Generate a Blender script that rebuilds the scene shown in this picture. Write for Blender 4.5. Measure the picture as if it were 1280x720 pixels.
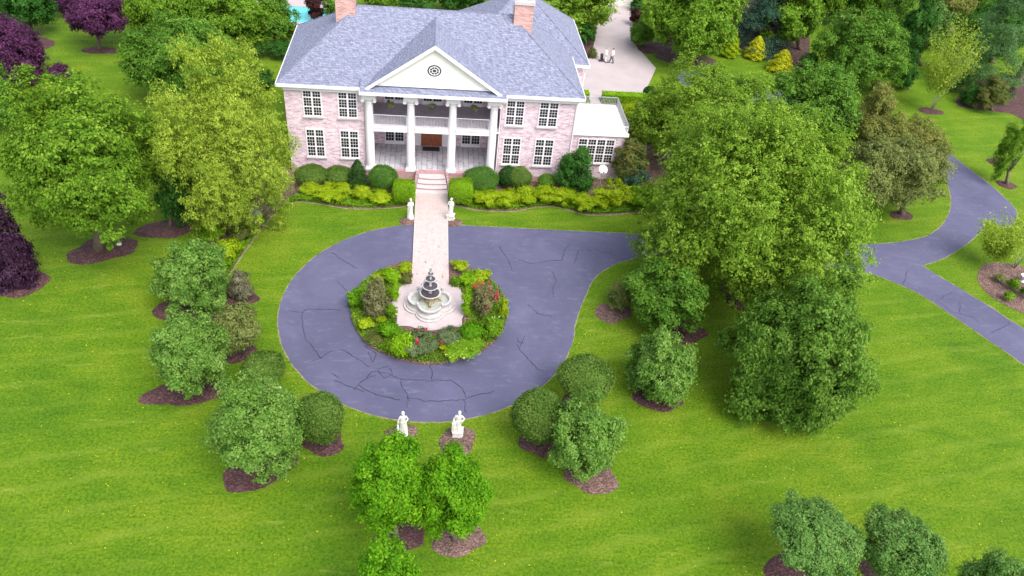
import bpy, bmesh, math, random
import numpy as np
from mathutils import Vector, Matrix
R = math.radians
for o in list(bpy.data.objects): bpy.data.objects.remove(o)
SC = bpy.context.scene
COL = SC.collection
# ------------------------------------------------------------------ camera
CAM_POS = np.array([-0.2936, -43.833, 38.793]); FPX = 950.0
YAW, PIT, ROL = 0.14568, 0.69013, 0.11547
_f = np.array([math.sin(YAW)*math.cos(PIT), math.cos(YAW)*math.cos(PIT), -math.sin(PIT)])
_r = np.array([math.cos(YAW), -math.sin(YAW), 0.0]); _u = np.cross(_r, _f)
CR = _r*math.cos(ROL)+_u*math.sin(ROL); CU = -_r*math.sin(ROL)+_u*math.cos(ROL)
cd = bpy.data.cameras.new('camera'); cam = bpy.data.objects.new('camera', cd); COL.objects.link(cam)
cd.sensor_width = 36; cd.lens = 36*FPX/1280; cd.clip_start = .5; cd.clip_end = 2000
M = Matrix(((CR[0], CU[0], -_f[0], CAM_POS[0]), (CR[1], CU[1], -_f[1], CAM_POS[1]), (CR[2], CU[2], -_f[2], CAM_POS[2]), (0, 0, 0, 1)))
cam.matrix_world = M
SC.camera = cam
# ------------------------------------------------------------------ light
W = bpy.data.worlds.new('World'); SC.world = W; W.use_nodes = True
SUN_EL, SUN_AZ = R(56), R(146)          # azimuth clockwise from +Y
nt = W.node_tree; sky = nt.nodes.new('ShaderNodeTexSky'); sky.sky_type = 'NISHITA'; sky.sun_disc = False
sky.sun_elevation = SUN_EL; sky.sun_rotation = SUN_AZ; sky.air_density = 1.0; sky.dust_density = 2.5; sky.ozone_density = 1.0
bg = nt.nodes['Background']; bg.inputs[1].default_value = 0.15
hs = nt.nodes.new('ShaderNodeHueSaturation'); hs.inputs['Saturation'].default_value = .45   # overcast veil
nt.links.new(sky.outputs[0], hs.inputs['Color']); nt.links.new(hs.outputs[0], bg.inputs[0])
sl = bpy.data.lights.new('sun', 'SUN'); sl.energy = 1.3; sl.angle = R(38); sl.color = (1, .96, .9)
so = bpy.data.objects.new('sun', sl); COL.objects.link(so)
sd = Vector((math.sin(SUN_AZ)*math.cos(SUN_EL), math.cos(SUN_AZ)*math.cos(SUN_EL), math.sin(SUN_EL)))
so.rotation_euler = sd.to_track_quat('Z', 'Y').to_euler(); so.location = sd*80
SC.view_settings.view_transform = 'Standard'; SC.view_settings.look = 'None'
SC.view_settings.exposure = 1.4; SC.view_settings.gamma = 1.0
SC.render.engine = 'CYCLES'

# ------------------------------------------------------------------ helpers
def at(px, py, z=0.0):
    """point of the horizontal plane z seen at a pixel of the survey photograph (1280 x 720)"""
    d = _f + CR*(px-640)/FPX - CU*(py-360)/FPX
    t = (z-CAM_POS[2])/d[2]; return CAM_POS + d*t
def pix(P):
    d = np.array(P)-CAM_POS; z = d@_f
    return 640+FPX*(d@CR)/z, 360-FPX*(d@CU)/z, z
def tag(o, label=None, cat=None, group=None, kind=None):
    if label: o['label'] = label
    if cat: o['category'] = cat
    if group: o['group'] = group
    if kind: o['kind'] = kind
    return o
def thing(name, label, cat, loc=(0, 0, 0), rz=0, group=None):
    o = bpy.data.objects.new(name, None); COL.objects.link(o); o.empty_display_size = .3
    o.location = loc; o.rotation_euler = (0, 0, rz)
    return tag(o, label, cat, group)
def link(name, me, mat, parent=None, loc=None, smooth=False):
    o = bpy.data.objects.new(name, me); COL.objects.link(o)
    if mat: me.materials.append(mat)
    if smooth: me.polygons.foreach_set('use_smooth', [True]*len(me.polygons))
    if parent: o.parent = parent
    if loc is not None: o.location = loc
    return o
def np_mesh(name, V, k):
    """V: (n*k,3) vertices, each k in a row one face"""
    me = bpy.data.meshes.new(name); n = len(V)//k
    me.vertices.add(len(V)); me.vertices.foreach_set('co', np.ascontiguousarray(V, dtype=np.float32).ravel())
    me.loops.add(n*k); me.loops.foreach_set('vertex_index', np.arange(n*k, dtype=np.int32))
    me.polygons.add(n); me.polygons.foreach_set('loop_start', np.arange(0, n*k, k, dtype=np.int32))
    me.polygons.foreach_set('loop_total', np.full(n, k, dtype=np.int32))
    me.update(calc_edges=True); return me
class MB:
    def __init__(s): s.v = []; s.f = []
    def add(s, v, f):
        b = len(s.v); s.v += [tuple(map(float, p)) for p in v]; s.f += [tuple(i+b for i in q) for q in f]; return s
    def box(s, x0, x1, y0, y1, z0, z1):
        v = [(x, y, z) for z in (z0, z1) for y in (y0, y1) for x in (x0, x1)]
        return s.add(v, [(0, 2, 3, 1), (4, 5, 7, 6), (0, 1, 5, 4), (2, 6, 7, 3), (0, 4, 6, 2), (1, 3, 7, 5)])
    def prism(s, poly, z0, z1):
        n = len(poly); v = [(p[0], p[1], z0) for p in poly]+[(p[0], p[1], z1) for p in poly]
        return s.add(v, [tuple(range(n-1, -1, -1)), tuple(range(n, 2*n))]+[(i, (i+1) % n, n+(i+1) % n, n+i) for i in range(n)])
    def xprism(s, poly, y0, y1):       # polygon in xz pushed along y
        n = len(poly); v = [(p[0], y0, p[1]) for p in poly]+[(p[0], y1, p[1]) for p in poly]
        return s.add(v, [tuple(range(n)), tuple(range(2*n-1, n-1, -1))]+[(i, n+i, n+(i+1) % n, (i+1) % n) for i in range(n)])
    def tube(s, path, rad, n=7, cap=True):
        P = [Vector(p) for p in path]; rings = []
        for i, p in enumerate(P):
            d = (P[min(i+1, len(P)-1)]-P[max(i-1, 0)]).normalized()
            a = d.orthogonal().normalized() if abs(d.z) < .99 else Vector((1, 0, 0)); a = (a-d*a.dot(d)).normalized(); b = d.cross(a)
            if i and rings:           # keep frames aligned
                a0 = (rings[-1][1]); a = (a0-d*a0.dot(d)).normalized(); b = d.cross(a)
            r = rad[i] if hasattr(rad, '__len__') else rad
            rings.append(([p+(a*math.cos(t)+b*math.sin(t))*r for t in [2*math.pi*k/n for k in range(n)]], a))
        v = [q for rg in rings for q in rg[0]]; f = []
        for i in range(len(P)-1):
            for k in range(n): f.append((i*n+k, i*n+(k+1) % n, (i+1)*n+(k+1) % n, (i+1)*n+k))
        if cap: f.append(tuple(range(n-1, -1, -1))); f.append(tuple((len(P)-1)*n+k for k in range(n)))
        return s.add(v, f)
    def lathe(s, prof, n=24, c=(0, 0, 0), shape=None, cap=True):
        v = []; f = []
        for r, z in prof:
            for k in range(n):
                t = 2*math.pi*k/n; m = shape(t) if shape else 1
                v.append((c[0]+r*m*math.cos(t), c[1]+r*m*math.sin(t), c[2]+z))
        for i in range(len(prof)-1):
            for k in range(n): f.append((i*n+k, i*n+(k+1) % n, (i+1)*n+(k+1) % n, (i+1)*n+k))
        if cap: f.append(tuple(range(n-1, -1, -1))); f.append(tuple((len(prof)-1)*n+k for k in range(n)))
        return s.add(v, f)
    def ball(s, c, r, n=10, sx=1, sy=1, sz=1):
        prof = [(max(1e-4, r*math.sin(math.pi*i/n)), -r*math.cos(math.pi*i/n)) for i in range(n+1)]
        b = len(s.v); s.lathe(prof, n+2, (0, 0, 0))
        for i in range(b, len(s.v)):
            x, y, z = s.v[i]; s.v[i] = (c[0]+x*sx, c[1]+y*sy, c[2]+z*sz)
        return s
    def build(s, name, mat, parent=None, loc=None, smooth=False):
        me = bpy.data.meshes.new(name); me.from_pydata(s.v, [], s.f); me.update()
        return link(name, me, mat, parent, loc, smooth)

# ------------------------------------------------------------------ materials
def newmat(name):
    m = bpy.data.materials.new(name); m.use_nodes = True
    n = m.node_tree.nodes; l = m.node_tree.links; return m, n, l, n['Principled BSDF']
def N(n, t, **kw):
    x = n.new(t)
    for k, v in kw.items(): setattr(x, k, v)
    return x
def ramp(n, stops, interp='LINEAR'):
    r = n.new('ShaderNodeValToRGB'); e = r.color_ramp; e.interpolation = interp
    while len(e.elements) < len(stops): e.elements.new(.5)
    for i, (p, c) in enumerate(stops): e.elements[i].position = p; e.elements[i].color = (*c, 1) if len(c) == 3 else c
    return r
def noise(n, l, scale, vec=None, detail=5, rough=.6, dist=0):
    x = n.new('ShaderNodeTexNoise'); x.inputs['Scale'].default_value = scale; x.inputs['Detail'].default_value = detail
    x.inputs['Roughness'].default_value = rough; x.inputs['Distortion'].default_value = dist
    if vec is not None: l.new(vec, x.inputs['Vector'])
    return x.outputs['Fac']
def mix(n, l, fac, a, b, blend='MIX'):
    x = n.new('ShaderNodeMix'); x.data_type = 'RGBA'; x.blend_type = blend
    for sock, v in ((x.inputs[0], fac), (x.inputs[6], a), (x.inputs[7], b)):
        if hasattr(v, 'is_linked'): l.new(v, sock)
        else: sock.default_value = v if not isinstance(v, tuple) else ((*v, 1) if len(v) == 3 else v)
    return x.outputs[2]
def bump(n, l, h, strength, dist, p):
    b = n.new('ShaderNodeBump'); b.inputs['Strength'].default_value = strength; b.inputs['Distance'].default_value = dist
    l.new(h, b.inputs['Height']); l.new(b.outputs[0], p.inputs['Normal'])
def pos(n): return n.new('ShaderNodeNewGeometry').outputs['Position']
def mapped(n, l, vec, scale=(1, 1, 1), rot=(0, 0, 0)):
    m = n.new('ShaderNodeMapping'); m.inputs['Scale'].default_value = scale; m.inputs['Rotation'].default_value = rot
    l.new(vec, m.inputs['Vector']); return m.outputs[0]
def plain(name, c, rough=.5, var=.12, scale=6, metal=0, bmp=0):
    m, n, l, p = newmat(name); f = noise(n, l, scale, pos(n))
    r = ramp(n, [(.3, tuple(x*(1-var) for x in c)), (.7, tuple(min(1, x*(1+var)) for x in c))]); l.new(f, r.inputs[0])
    l.new(r.outputs[0], p.inputs['Base Color']); p.inputs['Roughness'].default_value = rough; p.inputs['Metallic'].default_value = metal
    if bmp: bump(n, l, noise(n, l, scale*6, pos(n)), bmp, .03, p)
    return m
def leafmat(name, dark, light, tip=None, clump=.9, trans=.42):
    m, n, l, p = newmat(name); out = n['Material Output']
    g = n.new('ShaderNodeNewGeometry')
    f1 = noise(n, l, clump, g.outputs['Position'], 3)
    ma = N(n, 'ShaderNodeMath', operation='MULTIPLY_ADD'); l.new(g.outputs['Random Per Island'], ma.inputs[0]); ma.inputs[1].default_value = .55
    ms = N(n, 'ShaderNodeMath', operation='MULTIPLY_ADD'); l.new(f1, ms.inputs[0]); ms.inputs[1].default_value = 1.1; ms.inputs[2].default_value = -.32
    l.new(ms.outputs[0], ma.inputs[2])
    st = [(.05, dark), (.6, light)]
    if tip: st.append((.95, tip))
    else: st.append((.95, tuple(min(1, c*1.35) for c in light)))
    r = ramp(n, st); l.new(ma.outputs[0], r.inputs[0])
    l.new(r.outputs[0], p.inputs['Base Color']); p.inputs['Roughness'].default_value = .6; p.inputs['Specular IOR Level'].default_value = .08
    t = n.new('ShaderNodeBsdfTranslucent'); l.new(r.outputs[0], t.inputs['Color'])
    mx = n.new('ShaderNodeMixShader'); mx.inputs[0].default_value = trans
    l.new(p.outputs[0], mx.inputs[1]); l.new(t.outputs[0], mx.inputs[2]); l.new(mx.outputs[0], out.inputs['Surface'])
    return m
L = {
 'maple':   leafmat('leaf_maple', (.05, .125, .008), (.155, .295, .02), (.30, .43, .055)),
 'big':     leafmat('leaf_fresh', (.07, .145, .010), (.205, .345, .028), (.36, .48, .075)),
 'birch':   leafmat('leaf_birch', (.125, .2063, .015), (.3125, .425, .0438), (.525, .6, .0938)),
 'mid':     leafmat('leaf_mid', (.035, .11, .010), (.125, .265, .028), (.23, .38, .06)),
 'deep':    leafmat('leaf_deep', (.015, .075, .01), (.0562, .175, .025), (.1125, .25, .05)),
 'pair':    leafmat('leaf_pair', (.0324, .135, .0032), (.1242, .3132, .0086), (.2268, .432, .0194)),
 'magnolia': leafmat('leaf_magnolia', (.05, .135, .016), (.17, .32, .05), (.31, .45, .12)),
 'teal':    leafmat('leaf_teal', (.045, .125, .022), (.15, .295, .06), (.28, .42, .12)),
 'yew':     leafmat('leaf_yew', (.0504, .1176, .0134), (.1344, .2352, .0392), (.224, .3136, .0672)),
 'olive':   leafmat('leaf_olive', (.0805, .115, .0287), (.2127, .253, .069), (.322, .345, .115)),
 'crab':    leafmat('leaf_crab', (.092, .1207, .023), (.2357, .2587, .0575), (.3565, .322, .0978)),
 'grey':    leafmat('leaf_grey', (.10, .10, .06), (.21, .20, .12), (.30, .27, .18)),
 'purple':  leafmat('leaf_purple', (.04, .012, .038), (.12, .035, .10), (.20, .075, .17)),
 'darkplum': leafmat('leaf_darkplum', (.022, .010, .022), (.068, .028, .062), (.14, .075, .14)),
 'wine':    leafmat('leaf_wine', (.03, .012, .014), (.08, .03, .03), (.12, .05, .04)),
 'gold':    leafmat('leaf_gold', (.26, .30, .008), (.55, .57, .02), (.68, .66, .06)),
 'lime':    leafmat('leaf_lime', (.10, .23, .006), (.24, .44, .012), (.34, .54, .03)),
 'chart':   leafmat('leaf_chartreuse', (.14, .23, .005), (.34, .47, .012), (.49, .57, .04)),
 'box':     leafmat('leaf_boxwood', (.0345, .115, .0138), (.0978, .2415, .0287), (.1495, .3105, .046)),
 'cone':    leafmat('leaf_cone', (.0132, .055, .0088), (.0385, .1155, .0198), (.066, .165, .033)),
 'pine':    leafmat('leaf_pine', (.0325, .091, .026), (.104, .208, .065), (.182, .299, .104)),
 'blue':    leafmat('leaf_blue', (.0234, .065, .039), (.0585, .13, .078), (.104, .182, .117)),
 'bronze':  leafmat('leaf_bronze', (.06, .09, .018), (.144, .18, .042), (.264, .18, .06)),
 'cover':   leafmat('leaf_cover', (.066, .154, .0066), (.1705, .33, .0154), (.286, .451, .033)),
 'rose':    leafmat('leaf_rose', (.0805, .092, .0345), (.2185, .2185, .092), (.322, .3105, .1495)),
 'sage':    leafmat('leaf_sage', (.0517, .0862, .0345), (.1495, .207, .0862), (.2415, .299, .138)),
 'shade':   leafmat('leaf_shade', (.038, .11, .010), (.13, .255, .030), (.24, .37, .07)),
 'red':     leafmat('petal_red', (.35, .01, .06), (.6, .02, .1), (.7, .06, .16)),
 'orange':  leafmat('petal_orange', (.40, .06, .02), (.55, .12, .03), (.6, .2, .06)),
 'white':   leafmat('petal_white', (.6, .6, .5), (.8, .8, .72), (.85, .85, .8)),
 'cream':   leafmat('petal_yellow', (.5, .5, .1), (.7, .68, .2), (.75, .72, .4)),
}
BARK = plain('bark', (.13, .095, .07), .9, .35, 5, bmp=.5)
BARKL = plain('bark_pale', (.42, .37, .30), .85, .25, 6, bmp=.4)

def lawn_mat():
    m, n, l, p = newmat('lawn_grass'); P = pos(n)
    big = noise(n, l, .055, P, 3); med = noise(n, l, .35, P, 5, .65); fine = noise(n, l, 6, P, 5, .75)
    streak = noise(n, l, .55, mapped(n, l, P, (.22, 1.0, 1), (0, 0, R(-10))), 6, .7, 1.2)
    r1 = ramp(n, [(.33, (.048, .122, .004)), (.5, (.084, .165, .005)), (.66, (.138, .205, .010))])
    mm = N(n, 'ShaderNodeMath', operation='MULTIPLY_ADD'); l.new(streak, mm.inputs[0]); mm.inputs[1].default_value = .40
    m2 = N(n, 'ShaderNodeMath', operation='MULTIPLY_ADD'); l.new(med, m2.inputs[0]); m2.inputs[1].default_value = .45
    m3 = N(n, 'ShaderNodeMath', operation='MULTIPLY'); l.new(big, m3.inputs[0]); m3.inputs[1].default_value = .45
    l.new(m3.outputs[0], m2.inputs[2]); l.new(m2.outputs[0], mm.inputs[2])
    sub = N(n, 'ShaderNodeMath', operation='SUBTRACT'); l.new(mm.outputs[0], sub.inputs[0]); sub.inputs[1].default_value = .14
    l.new(sub.outputs[0], r1.inputs[0])
    fr = ramp(n, [(.34, (.46, .52, .42)), (.66, (1.5, 1.42, 1.4))]); l.new(fine, fr.inputs[0])
    c = mix(n, l, 1.0, r1.outputs[0], fr.outputs[0], 'MULTIPLY')
    wv = N(n, 'ShaderNodeTexWave', wave_type='BANDS', bands_direction='Y'); l.new(mapped(n, l, P, (1, 1, 1), (0, 0, R(-11))), wv.inputs['Vector'])
    wv.inputs['Scale'].default_value = .15; wv.inputs['Distortion'].default_value = 2.0; wv.inputs['Detail'].default_value = 3; wv.inputs['Detail Scale'].default_value = 1.5
    wr = ramp(n, [(.72, (0, 0, 0)), (.98, (1, 1, 1))]); l.new(wv.outputs['Fac'], wr.inputs[0])
    wn = noise(n, l, .16, mapped(n, l, P, (.7, 1.2, 1), (0, 0, R(-11))), 8, .8); wq = ramp(n, [(.42, (.0, .0, .0)), (.66, (.38, .38, .38))]); l.new(wn, wq.inputs[0])
    wf = N(n, 'ShaderNodeMath', operation='MULTIPLY'); l.new(wr.outputs[0], wf.inputs[0]); l.new(wq.outputs[0], wf.inputs[1])
    c = mix(n, l, wf.outputs[0], c, (.20, .26, .03))
    sp = noise(n, l, 4.5, mapped(n, l, P, (.8, 1.2, 1), (0, 0, .3)), 6, .8); sr = ramp(n, [(.60, (0, 0, 0)), (.72, (.5, .5, .5))]); l.new(sp, sr.inputs[0])
    c = mix(n, l, sr.outputs[0], c, (.26, .30, .045))
    dry = noise(n, l, 1.1, mapped(n, l, P, (.35, 1.2, 1), (0, 0, R(-12))), 6, .7, .5)
    dr = ramp(n, [(.60, (0, 0, 0)), (.74, (1, 1, 1))]); l.new(dry, dr.inputs[0])
    dm = N(n, 'ShaderNodeMath', operation='MULTIPLY'); l.new(dr.outputs[0], dm.inputs[0]); dm.inputs[1].default_value = .45
    c = mix(n, l, dm.outputs[0], c, (.30, .33, .06))
    l.new(c, p.inputs['Base Color']); p.inputs['Roughness'].default_value = .9; p.inputs['Specular IOR Level'].default_value = .15
    bump(n, l, noise(n, l, 9, P, 6, .8), .7, .12, p); return m
LAWN = lawn_mat()
def asphalt_mat():
    m, n, l, p = newmat('asphalt'); P = pos(n)
    a = noise(n, l, .22, P, 4, .6, .6); b = noise(n, l, 1.6, mapped(n, l, P, (.5, 1.4, 1), (0, 0, .4)), 6, .7, .6); c = noise(n, l, 40, P, 3)
    r = ramp(n, [(.3, (.070, .069, .122)), (.55, (.088, .086, .148)), (.75, (.110, .107, .178))]); l.new(a, r.inputs[0])
    sp = ramp(n, [(.55, (0, 0, 0)), (.74, (1, 1, 1))]); l.new(b, sp.inputs[0])
    mm = N(n, 'ShaderNodeMath', operation='MULTIPLY'); l.new(sp.outputs[0], mm.inputs[0]); mm.inputs[1].default_value = .5
    k = mix(n, l, mm.outputs[0], r.outputs[0], (.18, .175, .25))
    dk = ramp(n, [(.28, (1, 1, 1)), (.42, (0, 0, 0))]); l.new(b, dk.inputs[0])
    m2 = N(n, 'ShaderNodeMath', operation='MULTIPLY'); l.new(dk.outputs[0], m2.inputs[0]); m2.inputs[1].default_value = .55
    k = mix(n, l, m2.outputs[0], k, (.06, .058, .11))
    g = ramp(n, [(.3, (.88, .88, .88)), (.7, (1.1, 1.1, 1.1))]); l.new(c, g.inputs[0])
    k = mix(n, l, 1.0, k, g.outputs[0], 'MULTIPLY')
    l.new(k, p.inputs['Base Color']); p.inputs['Roughness'].default_value = .75; p.inputs['Specular IOR Level'].default_value = .3
    bump(n, l, c, .2, .01, p); return m
ASPHALT = asphalt_mat()
CRACK = plain('crack_filler', (.026, .024, .045), .7, .2, 4)
SOIL = plain('edge_soil', (.20, .18, .085), .95, .35, 3, bmp=.5)
def mulch_mat(name, a, b, c):
    m, n, l, p = newmat(name); P = pos(n)
    v = N(n, 'ShaderNodeTexVoronoi'); v.inputs['Scale'].default_value = 9; l.new(mapped(n, l, P, (1, 1.7, 1), (0, 0, .5)), v.inputs['Vector'])
    r = ramp(n, [(.15, a), (.55, b), (.95, c)]); l.new(v.outputs['Color'], r.inputs[0])
    big = noise(n, l, .9, P); g = ramp(n, [(.3, (.7, .7, .7)), (.7, (1.25, 1.25, 1.25))]); l.new(big, g.inputs[0])
    k = mix(n, l, 1.0, r.outputs[0], g.outputs[0], 'MULTIPLY'); l.new(k, p.inputs['Base Color']); p.inputs['Roughness'].default_value = .95
    bump(n, l, v.outputs['Distance'], .9, .08, p); return m
MULCH = mulch_mat('mulch', (.034, .012, .014), (.074, .028, .030), (.15, .075, .068))
MULCHL = mulch_mat('mulch_faded', (.075, .036, .033), (.145, .082, .068), (.26, .175, .135))
def brick_mat(name, c1, c2, mortar, wash, axis='wall', scale=1.0, washamt=.5, bw=.32, rh=.11):
    m, n, l, p = newmat(name); P = pos(n)
    s = N(n, 'ShaderNodeSeparateXYZ'); l.new(P, s.inputs[0]); cb = N(n, 'ShaderNodeCombineXYZ')
    if axis == 'wall':
        ad = N(n, 'ShaderNodeMath', operation='ADD'); l.new(s.outputs[0], ad.inputs[0]); l.new(s.outputs[1], ad.inputs[1])
        l.new(ad.outputs[0], cb.inputs[0]); l.new(s.outputs[2], cb.inputs[1])
    else: l.new(s.outputs[1], cb.inputs[0]); l.new(s.outputs[0], cb.inputs[1])
    b = N(n, 'ShaderNodeTexBrick'); l.new(cb.outputs[0], b.inputs['Vector']); b.inputs['Scale'].default_value = scale
    b.inputs['Brick Width'].default_value = bw; b.inputs['Row Height'].default_value = rh; b.inputs['Mortar Size'].default_value = .012
    b.inputs['Color1'].default_value = (*c1, 1); b.inputs['Color2'].default_value = (*c2, 1); b.inputs['Mortar'].default_value = (*mortar, 1)
    w = noise(n, l, 2.2, mapped(n, l, P, (1, 1, 2.2)), 7, .75, .5); wr = ramp(n, [(.42, (0, 0, 0)), (.66, (1, 1, 1))]); l.new(w, wr.inputs[0])
    mm = N(n, 'ShaderNodeMath', operation='MULTIPLY'); l.new(wr.outputs[0], mm.inputs[0]); mm.inputs[1].default_value = washamt
    k = mix(n, l, mm.outputs[0], b.outputs['Color'], wash)
    l.new(k, p.inputs['Base Color']); p.inputs['Roughness'].default_value = .85
    bump(n, l, b.outputs['Fac'], .25, -.02, p); return m
BRICK = brick_mat('brick_pink', (.66, .48, .52), (.36, .21, .26), (.72, .62, .66), (.82, .71, .77), washamt=.72, bw=.42, rh=.15)
BRICKR = brick_mat('brick_chimney', (.56, .32, .29), (.32, .15, .14), (.56, .42, .37), (.66, .44, .38), washamt=.45, bw=.42, rh=.15)
BRICKP = brick_mat('brick_base', (.44, .22, .22), (.34, .16, .17), (.50, .38, .38), (.52, .36, .36), washamt=.3)
PAVER = brick_mat('paver_pink', (.47, .37, .345), (.40, .31, .295), (.40, .33, .315), (.50, .44, .425), axis='floor', washamt=.55)
def shingle_mat():
    m, n, l, p = newmat('roof_shingle'); P = pos(n)
    s = N(n, 'ShaderNodeSeparateXYZ'); l.new(P, s.inputs[0]); cb = N(n, 'ShaderNodeCombineXYZ')
    ad = N(n, 'ShaderNodeMath', operation='ADD'); l.new(s.outputs[0], ad.inputs[0]); l.new(s.outputs[1], ad.inputs[1])
    l.new(ad.outputs[0], cb.inputs[0]); l.new(s.outputs[2], cb.inputs[1])
    b = N(n, 'ShaderNodeTexBrick'); l.new(cb.outputs[0], b.inputs['Vector']); b.inputs['Scale'].default_value = 1
    b.inputs['Brick Width'].default_value = .26; b.inputs['Row Height'].default_value = .10; b.inputs['Mortar Size'].default_value = .012
    b.inputs['Color1'].default_value = (.145, .155, .225, 1); b.inputs['Color2'].default_value = (.23, .243, .335, 1); b.inputs['Mortar'].default_value = (.14, .147, .21, 1)
    b.offset_frequency = 2; b.offset = .37
    w = noise(n, l, 4.6, mapped(n, l, cb.outputs[0], (.8, 1.5, 1)), 8, .9, 0); r = ramp(n, [(.38, (.45, .45, .48)), (.62, (1.5, 1.5, 1.46))]); l.new(w, r.inputs[0])
    k = mix(n, l, 1.0, b.outputs['Color'], r.outputs[0], 'MULTIPLY'); l.new(k, p.inputs['Base Color']); p.inputs['Roughness'].default_value = .85
    bump(n, l, b.outputs['Fac'], .4, -.03, p); return m
ROOF = shingle_mat()
WHITE = plain('white_paint', (.76, .72, .74), .45, .03, 2)
CREAM = plain('cream_stucco', (.80, .78, .70), .6, .03, 1.5)
STONE = plain('pale_stone', (.48, .43, .43), .8, .10, 2.5, bmp=.15)
MARBLE = plain('white_marble', (.60, .575, .55), .6, .12, 5, bmp=.1)
FSTONE = plain('fountain_stone', (.43, .405, .395), .65, .16, 4, bmp=.15)
SLATE = brick_mat('porch_slate', (.46, .44, .48), (.34, .33, .37), (.22, .21, .24), (.55, .53, .56), axis='floor', scale=.22, washamt=.75)
PLAZA = plain('plaza_stone', (.42, .35, .355), .8, .09, 1.8, bmp=.1)
CONC = plain('concrete', (.37, .315, .315), .9, .10, .35, bmp=.1)
DARKBOWL = plain('bowl_water_dark', (.06, .05, .06), .12, .3, 6)
BASINW = plain('basin_water', (.34, .36, .32), .08, .2, 3)
POOLW = plain('pool_water', (.05, .48, .50), .06, .1, 1)
GLASS = plain('window_glass', (.016, .016, .022), .15, .5, 1.2)
CEIL = plain('porch_ceiling', (.6, .56, .6), .8, .1, 1)
BALC = plain('balcony_floor', (.42, .37, .42), .7, .15, 2)
DOORM = plain('door_wood', (.30, .085, .035), .35, .25, 3)
BRASS = plain('brass', (.5, .35, .12), .3, .1, 5, 1)
IRON = plain('grey_iron', (.32, .32, .36), .5, .1, 5)
RAILW = plain('pale_iron', (.55, .53, .58), .5, .08, 5)
BLACK = plain('black_metal', (.03, .03, .035), .5, .2, 5)
SKIN = plain('skin', (.50, .30, .22), .6, .05, 8)
HAIRG = plain('hair_grey', (.28, .26, .25), .8, .15, 20); HAIRD = plain('hair_dark', (.05, .04, .035), .8, .2, 20)
SHIRT = plain('shirt_white', (.80, .78, .78), .8, .04, 6); TROUW = plain('trousers_white', (.74, .72, .72), .8, .05, 6)
TROUD = plain('trousers_slate', (.10, .10, .13), .8, .1, 6); BAGM = plain('bag_black', (.03, .025, .035), .6, .2, 6)
ROCK = plain('rock', (.22, .22, .25), .9, .3, 3, bmp=.6)

# ------------------------------------------------------------------ foliage
def unit(a): return a/np.maximum(np.linalg.norm(a, axis=1, keepdims=True), 1e-9)
def leaf_quads(P, Nn, size, rng, aspect=.55, hang=None, jit=.45):
    n = len(P); Nn = unit(Nn+rng.normal(0, jit, (n, 3)))
    T = np.cross(Nn, rng.normal(0, 1, (n, 3)))
    if hang is not None: T = unit(T)*(1-hang)+np.array([0, 0, -1.0])*hang
    T = unit(T); B = unit(np.cross(Nn, T)); s = size*rng.uniform(.65, 1.35, (n, 1))
    w = s*aspect; fold = Nn*w*.18
    V = np.stack([P-T*s*.5, P+B*w*.5+fold, P+T*s*.5, P-B*w*.5+fold], 1)
    return V.reshape(-1, 3)
def lobe_dirs(n, rng, zmin=-.55):
    i = np.arange(n*3)+.5; ph = np.arccos(1-2*i/(n*3)); th = math.pi*(1+5**.5)*i
    D = np.stack([np.cos(th)*np.sin(ph), np.sin(th)*np.sin(ph), np.cos(ph)], 1)
    D = unit(D+rng.normal(0, .18, D.shape)); D = D[D[:, 2] > zmin]
    rng.shuffle(D); return D[:n]
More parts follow.
